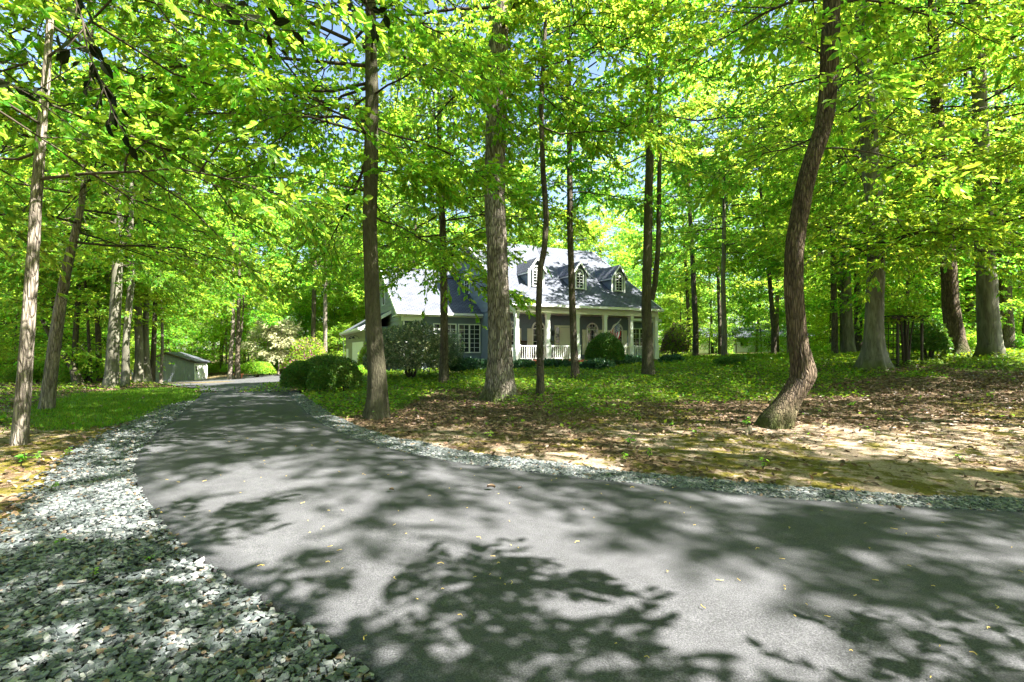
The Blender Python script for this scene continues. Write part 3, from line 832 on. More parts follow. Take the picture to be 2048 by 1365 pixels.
    tree_from('beech_tree', 'pale trunk touching the grey one before the shed, with a wide foot', 'tree',
        [(294, 769, 20), (292, 720, 14), (291, 650, 12), (296, 560, 11)], 27.5, 'bark_beech', 'leaf_a', 16,
        C(5.4, 15, 4.2, (20, 8, 6, 7), .2), 31, flare=.5)
    tree_from('slim_tree', 'black-looking trunk standing before the middle of the shed', 'tree',
        [(304, 767, 13), (307, 700, 10), (311, 600, 9), (313, 500, 8)], 28, 'bark_dark', 'leaf_c', 15,
        C(6.0, 14, 3.6, (18, 8, 5, 7), .2), 32, flare=.3)
    tree_from('slim_tree', 'thin pale bent sapling before the shed gable', 'tree',
        [(321, 766, 8), (323, 740, 6), (325, 690, 6), (324, 620, 5), (322, 560, 5)], 28, 'bark_pale', 'leaf_b', 11,
        C(5.4, 10.5, 2.8, (12, 7, 5, 7), .2), 33, flare=.3)
    tree_from('slim_tree', 'grey trunk left of the thickest lawn-edge tree', 'tree',
        [(198, 771, 14), (197, 700, 11), (194, 600, 10), (190, 480, 9)], 26, 'bark_mid', 'leaf_a', 16,
        C(5.0, 15, 4.0, (20, 8, 6, 7), .2), 34, flare=.3)
    tree_from('fallen_tree', 'dark trunk leaning far left across the wood behind the lawn', 'tree',
        [(160, 774, 22), (146, 735, 16), (122, 700, 12), (98, 668, 10), (84, 640, 8)], 24, 'bark_dark', None, 2, None, 35, flare=.3)
    tree_from('slim_tree', 'dark upright trunk rising from beside the leaning one in the left wood', 'tree',
        [(148, 768, 12), (150, 700, 11), (156, 600, 10), (162, 480, 9), (165, 380, 8)], 25, 'bark_dark', 'leaf_b', 16,
        C(5.0, 15, 4.2, (20, 8, 6, 7), .2), 36, flare=.3)
    tree_from('twin_tree', 'left one of two sunlit trunks at the back of the court beyond the shed', 'tree',
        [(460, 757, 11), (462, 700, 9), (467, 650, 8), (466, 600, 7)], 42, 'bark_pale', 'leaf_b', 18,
        C(6, 17, 4.8, (20, 8, 6, 6), .26), 37, flare=.3)
    tree_from('twin_tree', 'right one of two trunks at the back of the court, forking low', 'tree',
        [(475, 756, 13), (475, 700, 9), (477, 640, 8), (478, 580, 7)], 42, 'bark_mid', 'leaf_a', 18,
        C(6, 17, 4.8, (20, 8, 6, 6), .26), 38, flare=.3, extra=[[(477, 700, 5), (483, 660, 4), (487, 620, 3), (487, 560, 3)]])
    tree_from('oak_tree', 'sunlit whitish straight trunk rising behind the clipped mounds left of the garage', 'tree',
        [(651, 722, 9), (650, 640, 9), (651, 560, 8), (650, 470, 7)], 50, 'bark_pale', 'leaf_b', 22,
        C(8, 21, 4.8, (20, 8, 6, 6), .28), 39, flare=.2)
    tree_from('oak_tree', 'rough dark trunk beside the whitish one left of the garage', 'tree',
        [(626, 722, 10), (627, 640, 10), (629, 560, 9), (631, 470, 8)], 52, 'bark_mid', 'leaf_b', 22,
        C(8, 21, 4.8, (20, 8, 6, 6), .28), 40, flare=.2)

# trees whose stems are outside the picture but whose boughs and shade reach into it
def wt(x, y, lean, r, top): 
    z = tz(x, y); return [(x, y, z-.12, r), (x+lean[0]*.3, y+lean[1]*.3, z+top*.3, r*.8), (x+lean[0]*.7, y+lean[1]*.7, z+top*.65, r*.5), (x+lean[0], y+lean[1], z+top, .02)]
off = [
    (-12.5, 9.5, 17, 5.6, 'leaf_b', 'broad tree left of the view whose boughs hang over the left lawn', 5.0),
    (-9.5, 2.5, 14, 5.2, 'leaf_b', 'tree beyond the left edge whose boughs fill the upper left corner', 4.6),
    (9.8, -4.3, 15, 4.2, 'leaf_a', 'tree behind the viewer on the right that dapples the driveway', 6.0),
    (14.2, 0.4, 15, 4.4, 'leaf_a', 'tree beyond the right end of the driveway', 5.5),
    (15.5, 8.0, 19, 5.4, 'leaf_b', 'tree right of the view beside the leaf litter', 5.5),
    (4.2, -1.4, 8.0, 2.6, 'leaf_c', 'small tree behind the viewer near the driveway edge', 3.6),
    (9.9, -1.5, 10.5, 2.1, 'leaf_a', 'slender tree right of the viewer that shades the near right corner', 5.0),
    (2.7, .0, 8.4, 2.0, 'leaf_c', 'small leafy tree right beside the viewer over the driveway edge', 4.7),
    (11.3, 8.5, 21, 5.0, 'leaf_b', 'tall tree right of the view whose high crown shades the far driveway', 12.5),
    (7.8, 4.9, 20, 5.0, 'leaf_a', 'tall tree right of the view whose high crown shades the middle of the driveway', 12.5),
    (1.8, -3.4, 16, 4.0, 'leaf_a', 'tall tree behind the viewer that dapples the left gravel', 9.5),
    (18.5, 14, 20, 5.4, 'leaf_a', 'tree right of the view whose layered boughs reach the right edge', 4.5),
]
for i, (x, y, top, rad, lm, lab, zb) in enumerate(off):
    tree_from('shade_tree', lab, 'tree', None, 0, 'bark_mid', lm, top,
              C(zb, top-.4, rad, (26, 9, 6, 8) if x > 7 and y > .1 else ((20, 8, 5, 8) if y > 1 else (15, 7, 5, 7)), .15), 60+i, path=wt(x, y, (rnd.uniform(-.8, .8), rnd.uniform(-.8, .8)), .2, top), flare=.4)

# ------------------------------------------------------------------ background wood from shared variants
def variant(seed, h, r, cr, bark, leafm):
    rg = R_(seed)
    a, b = rg.normal(0, .5, 2)
    P = np.array([(0, 0, -.3, r), (0, 0, h*.1, r*.85), (a*.4, b*.4, h*.35, r*.7), (a, b, h*.65, r*.45), (a*1.2, b*1.2, h, .02)])
    V, Fq = trunk_geo(P, 9, .35, 4, rg)
    (wv, wf), (lv, lf) = crown(rg, P, **cr)
    tm = make_mesh('trunk', np.concatenate([V, wv]), [(Fq, 0), (wf+len(V), 1)], [M[bark], M['twig']], True)
    cm = make_mesh('crown', lv, [(lf, 0)], [M[leafm]])
    return tm, cm
VT = [variant(101, 22, .22, C(7, 21.5, 4.8, (26, 8, 5, 7), .27, detail=0, ter=.8), 'bark_mid', 'leaf_b'),
      variant(102, 20, .17, C(5, 19.5, 4.4, (26, 8, 5, 7), .27, detail=0, ter=.8), 'bark_beech', 'leaf_a'),
      variant(103, 24, .26, C(9, 23.5, 5.4, (26, 8, 5, 7), .30, detail=0, ter=.85), 'bark_mid', 'leaf_a'),
      variant(104, 17, .13, C(4, 16.5, 4.0, (24, 8, 5, 7), .25, detail=0, ter=.75), 'bark_pale', 'leaf_b')]
VU = [variant(111, 8, .08, C(1.2, 7.6, 3.4, (24, 8, 5, 6), .19, detail=0, flat=.42, shape='wide', ter=.6), 'bark_mid', 'leaf_b'),
      variant(112, 10, .09, C(2.0, 9.6, 3.8, (26, 8, 5, 6), .20, detail=0, flat=.42, shape='wide', ter=.6), 'bark_mid', 'leaf_a'),
      variant(113, 5, .05, C(.3, 4.8, 2.4, (20, 7, 5, 6), .15, detail=0, shape='wide', ter=.5), 'bark_mid', 'leaf_b')]
placed = []
def put(v, x, y, s, rz, name, label, group, cat='tree'):
    t = empty(name, (x, y, tz(x, y)), rz, label, cat, group); t.scale = (s, s, s)
    link('trunk', v[0], t); link('crown', v[1], t)
    placed.append((x, y))
def ok_spot(x, y, mind):
    if in_house(np.array([x]), np.array([y]), 3.0)[0] or on_drive(np.array([x]), np.array([y]))[0]: return False
    if in_poly(np.array([x]), np.array([y]), [(-12, 17), (-9, 24), (-9, 50), (-29, 57), (-40, 52), (-40, 44), (-27, 33), (-17, 22)])[0]: return False
    return all((x-a)**2+(y-b)**2 > mind**2 for a, b in placed)
def scatter(n, region, vs, mind, name, label, group, smin=.85, smax=1.2, cat='tree'):
    k = 0; tries = 0
    while k < n and tries < 6000:
        tries += 1
        px = rnd.uniform(region[0], region[1]); d = math.sqrt(rnd.uniform(region[2]**2, region[3]**2))
        x, y = (px-1024)/F*d, d
        if not ok_spot(x, y, mind): continue
        if vs is VU and 1370 < px < 1650 and (d < 58 or rnd.random() < .6): continue
        put(rnd.choice(vs), x, y, rnd.uniform(smin, smax), rnd.uniform(0, 6.28), name, label, group, cat); k += 1
# tall woods
scatter(30, (-200, 640, 30, 78), VT, 3.6, 'forest_tree', 'tall woodland tree among many in the wood behind the shed and the court', 'tall trees of the left wood')
scatter(32, (640, 1330, 54, 88), VT, 3.6, 'forest_tree', 'tall woodland tree among many rising behind the house roof', 'tall trees behind the house')
scatter(38, (1330, 2120, 30, 80), VT, 3.6, 'forest_tree', 'tall woodland tree among many in the wood right of the house', 'tall trees of the right wood')
scatter(44, (-300, 2300, 80, 118), VT, 4.2, 'forest_tree', 'small far-off tree at the very back of the wood', 'farthest trees', 1.0, 1.3)
for x, y in ((-7, -4.5), (-2.5, -8), (-13, -1), (1, -13), (-9, -11), (21, -9), (25, 1), (14, -15), (7, -17), (-17, 3), (27, 9), (-14, -9)):  # unseen wood around the camera, added to block skylight from the driveway
    put(VT[int(abs(x*3+y)) % 4], x, y, rnd.uniform(.75, .9), rnd.uniform(0, 6.28), 'forest_tree', 'woodland tree standing around and behind the viewer', 'trees around the viewer')
# understory
placed_t = list(placed); placed.clear()
scatter(62, (-200, 600, 24, 66), VU, 3.0, 'understory_tree', 'low leafy young tree among many under the tall left wood', 'young trees of the left wood')
scatter(18, (560, 760, 50, 64), VU, 3.0, 'understory_tree', 'low leafy young tree among many left of the garage roof', 'young trees left of the garage')
scatter(62, (1340, 2200, 36, 70), VU, 3.4, 'understory_tree', 'low leafy young tree among many in the shade of the right wood', 'young trees of the right wood', .8, 1.1)
scatter(12, (1800, 2200, 24, 34), VU, 3.0, 'understory_tree', 'leafy young tree among several behind the four trunks at the right edge', 'young trees behind the right trunks', .8, 1.1)

def far_wood():
    rg = R_(90); n = 170000
    d = 88+45*rg.random(n); px = rg.uniform(-500, 2550, n); x = (px-1024)/F*d; y = d
    g = fbm(x, y, .12, 3)
    z = terr(x, y)+rg.random(n)**1.0*(9+16*g)
    A = rg.normal(0, 1, (n, 3)); Nn = rg.normal(0, .7, (n, 3)); Nn[:, 2] += 1
    L = .5*(.6+.8*rg.random(n))
    V, Fq = leaf_geo(np.stack([x, y, z], 1), A, Nn, L, L*.6, 0)
    tag(link('distant_woodland', make_mesh('distant_woodland', V, [(Fq, 0)], [M['leaf_b']])), 'distant woodland foliage closing the view between the trunks', 'woodland', kind='stuff')
far_wood()

# ------------------------------------------------------------------ house
house = empty('house', (HO[0], HO[1], 0), HA, 'grey clapboard country house with white columned porch, three dormers and a left garage wing', 'house')
FZ = .80
def boards(mb, fixed, axis, rng_fn, z0, z1, out, step=.3, m=0):
    """clapboards on a wall; axis 'x' = wall runs along x at y=fixed; out=+-1 outward sign; rng_fn(z)->(a,b)"""
    z = z0
    while z < z1-1e-4:
        zt = min(z+step, z1)
        a0, b0 = rng_fn(z); a1, b1 = rng_fn(zt)
        if b0-a0 < .02 and b1-a1 < .02: break
        o0 = fixed+out*.038; o1 = fixed+out*.010
        def P(a, o, zz): return (a, o, zz) if axis == 'x' else (o, a, zz)
        vs = [P(a0, o0, z), P(b0, o0, z), P(b1, o1, zt), P(a1, o1, zt), P(a0, fixed, z), P(b0, fixed, z)]
        mb.add(vs, [(0, 1, 2, 3), (4, 5, 1, 0)], m)
        z = zt
SL = .653; EZ = 4.15; ELY = -.4; RLY = 7.76; RZ = EZ+SL*(RLY-ELY)
def roofz(ly): return EZ+SL*((ly-ELY) if ly <= RLY else (2*RLY-ELY-ly))
LX0, LX1 = 0.0, 10.4
# main walls
w = MB()
w.box(.05, 10.0, 2.25, 15.4, -.6, 4.2)
def gable_prof(off): 
    return [(-.05, 4.02), (RLY, RZ-.16), (2*RLY+.05, 4.02)]
for X0 in (0.02, 10.30):
    w.prism([(0.05, 3.98), (RLY, RZ-.2), (2*RLY-.05, 3.98)], 'x', X0, X0+.08)
full = lambda a, b: (lambda z: (a, b))
boards(w, 2.25, 'x', full(.0, 10.0), FZ, 3.70, -1)
boards(w, 10.0, 'y', full(2.25, 15.4), -.3, 4.0, 1)
boards(w, .05, 'y', full(2.25, 15.4), -.3, 3.98, -1)
def gr(z):
    k = (RZ-.18-z)/SL; return (RLY-k, RLY+k)
boards(w, .02, 'y', gr, 4.0, RZ-.25, -1); boards(w, 10.38, 'y', gr, 4.0, RZ-.25, 1)
w.build('wall', M['siding'], house)
# roof main (slab with object coords; x along ridge, shingles need a sloped mapping so build as rotated child)
def roof_plane(name, x0, x1, y_e, z_e, y_r, z_r, parent, mat, th=.14, axis='x', cut=None):
    """plane from eave line (y_e,z_e) to ridge (y_r,z_r), spanning x0..x1. Local mesh coordinates: u along eave, v up slope"""
    L = math.hypot(y_r-y_e, z_r-z_e); ang = math.atan2(z_r-z_e, y_r-y_e)
    mb = MB()
    poly = cut(L) if cut else [(x0, 0), (x1, 0), (x1, L), (x0, L)]
    mb.prism(poly, 'z', -th, 0)
    o = mb.build(name, mat, parent)
    if axis == 'x':
        o.location = (0, y_e, z_e); o.rotation_euler = (ang, 0, 0)
    return o
roof_plane('roof', -.55, 10.65, ELY, EZ, RLY, RZ, house, M['shingle'])
rb = MB(); rb.prism([(0, 0), (.02, 0), (.02, .02)], 'z', 0, .01)
o = roof_plane('roof', -10.65, .55, 0, 0, math.hypot(1, 1)*0+8.16, RZ-EZ, house, M['shingle'])
o.location = (0, 2*RLY-ELY, EZ); o.rotation_euler = (math.atan2(RZ-EZ, 8.16), 0, math.pi)
# trims: rakes, gutters, beam
t = MB()
for X in (-.60, 10.62):
    for sgn in (1, -1):
        ya, yb = (ELY-.02, RLY) if sgn == 1 else (2*RLY-ELY+.02, RLY)
        t.prism([(ya, EZ-.20), (yb, RZ-.20), (yb, RZ+.02), (ya, EZ+.02)], 'x', X, X+.04)
t.box(-.55, 10.65, ELY-.14, ELY-.01, EZ-.17, EZ-.02)
t.build('rake_board', M['white'], house)
def soffit_part(y0, z0, y1, z1, x0, x1):
    q = MB(); q.prism([(y0, z0-.22), (y1, z1-.22), (y1, z1-.18), (y0, z0-.18)], 'x', x0, x1); q.build('soffit', M['cream'], house)
soffit_part(ELY, EZ, RLY, RZ, -.55, 0.0); soffit_part(2*RLY-ELY, EZ, RLY, RZ, -.55, 0.0); soffit_part(ELY, EZ, RLY, RZ, 10.40, 10.62)
b = MB()
b.box(-.12, 10.52, -.12, .14, 3.66, 4.06); b.box(-.12, .10, .14, 2.2, 3.66, 4.02); b.box(10.3, 10.52, .14, 2.2, 3.66, 4.02)
b.box(-.16, 10.56, -.16, .18, 3.63, 3.68)
k = -.1
while k < 10.5: b.box(k, k+.05, -.15, -.12, 3.95, 4.03); k += .17
b.build('porch_beam', M['cream'], house)
c = MB(); c.box(.10, 10.3, .14, 2.2, 3.70, 3.74); c.build('porch_ceiling', M['ceiling'], house)
c = MB(); c.box(-.25, 10.65, -.35, 2.25, FZ-.10, FZ, 0); c.box(-.15, 10.55, -.25, 2.25, -.4, FZ-.10, 0); c.build('porch_floor', M['brick'], house)
st = MB()
for i in range(3): st.box(4.3, 6.1, -.35-.3*(i+1), -.35-.3*i+(.0 if i else .0), -.2, FZ-.14*(i+1)-.02)
st.build('porch_steps', M['brick'], house)
for i in range(6):
    x = i*2.08; c = MB()
    c.box(x-.19, x+.19, -.19, .19, FZ+.003, FZ+.10); c.box(x-.16, x+.16, -.16, .16, FZ+.10, FZ+.88); c.box(x-.19, x+.19, -.19, .19, FZ+.88, FZ+.94)
    vs = [(x-.125, -.125, FZ+.94), (x+.125, -.125, FZ+.94), (x+.125, .125, FZ+.94), (x-.125, .125, FZ+.94), (x-.11, -.11, 3.5), (x+.11, -.11, 3.5), (x+.11, .11, 3.5), (x-.11, .11, 3.5)]
    c.add(vs, [(0,3,2,1),(4,5,6,7),(0,1,5,4),(1,2,6,5),(2,3,7,6),(3,0,4,7)])
    c.box(x-.14, x+.14, -.14, .14, 3.42, 3.46); c.box(x-.145, x+.145, -.145, .145, 3.50, 3.63)
    c.build('column', M['white'], house)
def railing(x0, x1, y0=None, y1=None):
    r = MB()
    if y0 is None:
        r.box(x0, x1, -.04, .04, FZ+.84, FZ+.90); r.box(x0, x1, -.03, .03, FZ+.10, FZ+.15)
        n = int((x1-x0)/.135)
        for i in range(n):
            xx = x0+(i+.5)*(x1-x0)/n; r.box(xx-.018, xx+.018, -.018, .018, FZ+.15, FZ+.84)
        r.box((x0+x1)/2-.03, (x0+x1)/2+.03, -.025, .025, FZ+.003, FZ+.1)
    else:
        r.box(-.04, .04, y0, y1, FZ+.84, FZ+.90); r.box(-.03, .03, y0, y1, FZ+.10, FZ+.15)
        n = int((y1-y0)/.135)
        for i in range(n):
            xx = y0+(i+.5)*(y1-y0)/n; r.box(-.018, .018, xx-.018, xx+.018, FZ+.15, FZ+.84)
    return r.build('railing', M['white'], house)
for i in (0, 1, 3, 4): railing(i*2.08+.165, (i+1)*2.08-.165)
railing(0, 0, .17, 2.2)

def arch_window(parent, cx, y, z0, zs, w, out=-1, trim=.09, muntx=2, munty=3, name='window'):
    """arched window on a wall facing -y; frame mesh with pane child"""
    fr = MB(); r = w/2; n = 14
    outer = [(cx-r-trim, z0)] + [(cx-(r+trim)*math.cos(math.pi*i/n), zs+(r+trim)*math.sin(math.pi*i/n)) for i in range(n+1)] + [(cx+r+trim, z0)]
    inner = [(cx-r, z0)] + [(cx-r*math.cos(math.pi*i/n), zs+r*math.sin(math.pi*i/n)) for i in range(n+1)] + [(cx+r, z0)]
    k = len(outer)
    vs = [(a, y-.09, b) for a, b in outer]+[(a, y-.09, b) for a, b in inner]+[(a, y-.01, b) for a, b in outer]+[(a, y-.03, b) for a, b in inner]
    fs = []
    for i in range(k-1):
        fs += [(i, k+i, k+i+1, i+1), (i, i+1, 2*k+i+1, 2*k+i), (k+i, 3*k+i, 3*k+i+1, k+i+1)]
    fr.add(vs, fs)
    fr.box(cx-r-trim-.02, cx+r+trim+.02, y-.11, y-.01, z0-.07, z0)
    fr.box(cx-r, cx+r, y-.085, y-.045, zs-.03, zs+.03)
    for i in range(1, muntx+0):
        xx = cx-r+w*i/muntx; fr.box(xx-.012, xx+.012, y-.078, y-.045, z0, zs)
    for i in range(1, munty+1):
        zz = z0+(zs-z0)*i/(munty+1); fr.box(cx-r, cx+r, y-.076, y-.045, zz-.012, zz+.012)
    for a in (.25*math.pi, .5*math.pi, .75*math.pi):
        fr.tube([(cx, y-.06, zs), (cx-r*.98*math.cos(a), y-.06, zs+r*.98*math.sin(a))], .012, 4)
    arc = [(cx-r*.5*math.cos(math.pi*i/8), y-.06, zs+r*.5*math.sin(math.pi*i/8)) for i in range(9)]
    fr.tube(arc, .012, 4)
    o = fr.build(name, M['white'], parent)
    return o, inner
def pane(parent, poly, y):
    p = MB(); p.prism(poly, 'y', y-.052, y-.042); return p.build('pane', M['glass'], parent)
for cx in (.55, 2.63, 6.8, 8.9):
    o, inner = arch_window(house, cx, 2.25, 1.15, 2.80, .78, muntx=3, munty=3)
    pane(o, inner, 2.25)
    for sx in (-1, 1):
        sh = MB(); a = cx+sx*.66
        sh.box(a-.16, a+.16, 2.15, 2.208, 1.1, 2.80)
        for q in range(2):
            z0_ = 1.18+q*.82; sh.box(a-.11, a+.11, 2.142, 2.149, z0_, z0_+.70)
        sh.build('shutter', M['cream'], house)
# front door
d = MB(); X = 4.72
d.box(X-.92, X+.92, 2.12, 2.21, 2.92, 3.05); d.box(X-.92, X-.84, 2.12, 2.21, FZ+.002, 2.92); d.box(X+.84, X+.92, 2.12, 2.21, FZ+.002, 2.92)
d.box(X-.54, X-.47, 2.12, 2.21, FZ+.002, 2.92); d.box(X+.47, X+.54, 2.12, 2.21, FZ+.002, 2.92)
d.box(X-.84, X-.54, 2.14, 2.21, FZ+.002, 1.5); d.box(X+.54, X+.84, 2.14, 2.21, FZ+.002, 1.5)
df = d.build('door_frame', M['cream'], house)
for sx in (-1, 1):
    p = MB(); p.box(X+sx*.69-.15, X+sx*.69+.15, 2.17, 2.205, 1.5, 2.92); po = p.build('sidelight', M['glass'], df)
    p = MB()
    for zz in (1.86, 2.2, 2.55): p.box(X+sx*.69-.15, X+sx*.69+.15, 2.155, 2.169, zz-.02, zz+.02)
    p.build('muntin', M['cream'], df)
d = MB(); d.box(X-.47, X+.47, 2.16, 2.205, FZ+.01, 2.90)
for (a, b_, zz, z2) in ((-.36, -.06, 1.0, 1.6), (.06, .36, 1.0, 1.6), (-.36, -.06, 1.75, 2.75), (.06, .36, 1.75, 2.75)): d.box(X+a, X+b_, 2.15, 2.159, zz, z2)
do = d.build('door', M['cream'], house)
d = MB(); d.tube([(X+.40, 2.15, 1.85), (X+.40, 2.09, 1.85)], .03, 8); d.build('door_knob', M['dark'], do)
lm = MB(); lm.box(3.62, 3.74, 2.08, 2.20, 2.35, 2.6); lm.prism([(3.60, 2.6), (3.76, 2.6), (3.68, 2.7)], 'y', 2.07, 2.20); lm.build('porch_lamp', M['dark'], house)

# dormers
for cx in (2.1, 5.28, 8.46):
    fy = 1.5; zb = roofz(fy); ez, pz = 6.52, 7.20; hw = .52
    dm = MB()
    yb = (ez-EZ)/SL+ELY  # where eave meets main roof
    # front face
    dm.add([(cx-hw, fy, zb-.1), (cx+hw, fy, zb-.1), (cx+hw, fy, ez), (cx, fy, pz-.02), (cx-hw, fy, ez)], [(0, 1, 2, 3, 4)])
    for sx in (-1, 1):
        x = cx+sx*hw; yback = yb
        dm.add([(x, fy, zb-.1), (x, fy, ez), (x, yback+.2, ez), (x, fy+.2, zb-.1)], [(0, 1, 2, 3)])
        # cheek boards
        z = zb
        while z < ez:
            zt = min(z+.2, ez); ya = fy; y0 = (z-EZ)/SL+ELY; y1 = (zt-EZ)/SL+ELY
            dm.add([(x+sx*.03, ya, z), (x+sx*.03, y0, z), (x+sx*.01, y1, zt), (x+sx*.01, ya, zt), (x, ya, z), (x, y0, z)], [(0, 1, 2, 3), (4, 5, 1, 0)])
            z = zt
    dob = dm.build('dormer', M['siding'], house)
    # roof planes of dormer
    for sx in (-1, 1):
        r = MB(); ov = .16; sl = (pz-ez)/hw
        ye = fy-.18
        xe = cx+sx*(hw+ov); zeave = ez-ov*sl+.03; zr = pz+.05
        def bk(z): return (z-EZ)/SL+ELY
        pts = [(xe, ye, zeave), (cx, ye, zr), (cx, bk(zr), zr), (xe, bk(zeave), zeave)]
        lo = [(p[0], p[1], p[2]-.07) for p in pts]
        r.add(pts+lo, [(0, 1, 2, 3), (4, 7, 6, 5), (0, 4, 5, 1), (0, 3, 7, 4), (2, 6, 7, 3)])
        r.build('dormer_roof', M['shingle'], dob)
        f = MB(); yq = ye-.025
        f.add([(xe, yq, zeave-.13), (xe, yq, zeave+.01), (cx, yq, zr+.01), (cx, yq, zr-.16), (xe, ye, zeave-.13), (xe, ye, zeave+.01), (cx, ye, zr+.01), (cx, ye, zr-.16)],
              [(0, 1, 2, 3), (1, 5, 6, 2), (0, 3, 7, 4), (0, 4, 5, 1)])
        f.add([(xe, ye, zeave-.13), (xe, bk(zeave-.1), zeave-.1), (xe, bk(zeave-.1), zeave-.02), (xe, ye, zeave-.02)], [(0, 1, 2, 3)])
        f.build('dormer_rake', M['white'], dob)
        cbd = MB(); cbd.box(cx+sx*hw-.06, cx+sx*hw+.06, fy-.02, fy+.03, zb-.05, ez+.02); cbd.build('corner_board', M['white'], dob)
    o, inner = arch_window(dob, cx, fy, zb+.10, 6.42, .50, trim=.07, muntx=2, munty=4, name='dormer_window')
    p = MB(); p.prism(inner, 'y', fy-.052, fy-.042)
    po = p.build('pane', M['glass'], dob)

# wing
WLX = -5.35; WEY, WEZ, WRY = 5.3, 3.88, 11.7; WS = .6; WRZ = WEZ+WS*(WRY-WEY)
w = MB()
w.box(-4.2, 0.0, 5.75, 6.5, -.9, 3.8); w.box(WLX+.04, 0.0, 7.0, 17.6, -.9, 3.8)
boards(w, 5.75, 'x', full(-4.2, .05), -.7, 3.72, -1)
boards(w, 7.0, 'x', full(WLX, -4.2), -.9, 3.72, -1)
boards(w, -4.2, 'y', full(5.75, 7.0), -.9, 3.72, -1)
w.build('wall', M['siding'], house)
w = MB()
def wg(z):
    k = (WRZ-.16-z)/WS; return (max(WRY-k, 5.75), min(WRY+k, 17.6))
boards(w, WLX, 'y', wg, -1.4, WRZ-.2, -1)
w.prism([(5.75, -1.4), (17.6, -1.4), (17.6, 3.9), (WRY, WRZ-.2), (5.75, 3.9)], 'x', WLX, WLX+.06)
w.build('wall', M['siding_l'], house)
t = MB(); t.box(WLX-.05, WLX+.09, 5.68, 5.80, -.9, 3.70); t.box(-4.26, -4.14, 5.66, 5.80, -.9, 3.70); t.build('corner_board', M['siding_l'], house)
roof_plane('roof', -5.85, .0, WEY, WEZ, WRY, WRZ, house, M['shingle'])
o = roof_plane('roof', 0.0, 5.85, 0, 0, 6.4, WRZ-WEZ, house, M['shingle']); o.location = (0, 2*WRY-WEY, WEZ); o.rotation_euler = (math.atan2(WRZ-WEZ, 6.4), 0, math.pi)
t = MB()
t.box(-5.87, -.03, WEY-.13, WEY-.01, WEZ-.16, WEZ-.02)
for ya in (WEY-.02, 2*WRY-WEY+.02):
    t.prism([(ya, WEZ-.24), (WRY, WRZ-.24), (WRY, WRZ+.02), (ya, WEZ+.02)], 'x', -5.90, -5.86)
t.build('rake_board', M['white'], house)
for ya in (WEY, 2*WRY-WEY): soffit_part(ya, WEZ, WRY, WRZ, -5.86, WLX)
q = MB(); q.box(-5.8, -.02, WEY, 7.0, WEZ-.26, WEZ-.20); q.build('eave_soffit', M['cream'], house)
q = MB(); q.box(-5.5, -4.25, WEY+.15, WEY+.35, 3.30, 3.61); q.build('entry_beam', M['cream'], house)
def grid_window(x0, x1, z0, z1, y, cols, rows, parent, name='window', axis='x', split=False):
    fr = MB(); tr = .07
    def B(a0, a1, d0, d1, zz0, zz1):
        if axis == 'x': fr.box(a0, a1, y-d1, y-d0, zz0, zz1)
        else: fr.box(y-d1, y-d0, a0, a1, zz0, zz1)
    B(x0-tr, x1+tr, 0, .09, z0-tr, z0); B(x0-tr, x1+tr, 0, .09, z1, z1+tr); B(x0-tr, x0, 0, .088, z0, z1); B(x1, x1+tr, 0, .088, z0, z1)
    if split: m_ = (x0+x1)/2; B(m_-.05, m_+.05, 0, .086, z0, z1)
    for i in range(1, cols):
        xx = x0+(x1-x0)*i/cols
        if split and abs(xx-(x0+x1)/2) < .02: continue
        B(xx-.012, xx+.012, .045, .075, z0, z1)
    for i in range(1, rows):
        zz = z0+(z1-z0)*i/rows; B(x0, x1, .046, .073, zz-.012, zz+.012)
    o = fr.build(name, M['white'], parent)
    p = MB()
    if axis == 'x': p.box(x0, x1, y-.055, y-.043, z0, z1)
    else: p.box(y-.055, y-.043, x0, x1, z0, z1)
    p.build('pane', M['glass'], o)
    return o
grid_window(-3.30, -1.84, 1.28, 3.12, 5.75, 4, 6, house, split=True)
grid_window(-1.58, -.12, 1.28, 3.12, 5.75, 4, 6, house, split=True)
grid_window(12.0, 12.9, 4.9, 6.2, WLX, 1, 2, house, axis='y')
grid_window(8.0, 8.9, 5.6, 7.0, .02, 2, 4, house, axis='y')
# window of the ell on the right
w = MB(); w.box(10.3, 15.6, 6.05, 11, -.3, 3.9); boards(w, 6.05, 'x', full(10.42, 15.6), -.2, 3.85, -1); w.build('wall', M['siding'], house)
grid_window(12.9, 15.2, 1.6, 3.1, 6.05, 6, 4, house, split=True)
roof_plane('roof', 10.4, 15.9, 5.6, 3.95, 8.4, 4.9, house, M['shingle'])
t = MB(); t.box(10.4, 15.9, 5.46, 5.59, 3.74, 3.93); t.box(10.4, 15.9, 5.6, 6.05, 3.68, 3.74); t.build('gutter', M['white'], house)
# garage body
GL = -7.1
w = MB(); w.box(GL+.04, 2.0, 9.95, 22.8, -1.6, 3.0)
w.prism([(GL+.05, 2.9), (-2.1, 5.9), (2.0, 3.4), (2, 2.9)], 'y', 22.6, 22.7)
boards(w, GL, 'y', full(9.95, 22.8), -1.7, 2.95, -1, step=.22)
w.build('wall', M['siding_g'], house)
w = MB(); boards(w, 9.95, 'x', lambda z: (GL, -5.3), -1.6, 3.1, -1); w.build('wall', M['siding'], house)
# garage roof: slopes toward the left, ridge parallel to local y
gr_ = MB(); L_ = math.hypot(5.4, 3.24); gr_.prism([(9.6, 0), (23.2, 0), (23.2, L_), (9.6, L_)], 'z', -.13, 0)
o = gr_.build('roof', M['shingle'], house); o.location = (-7.5, 0, 3.02)
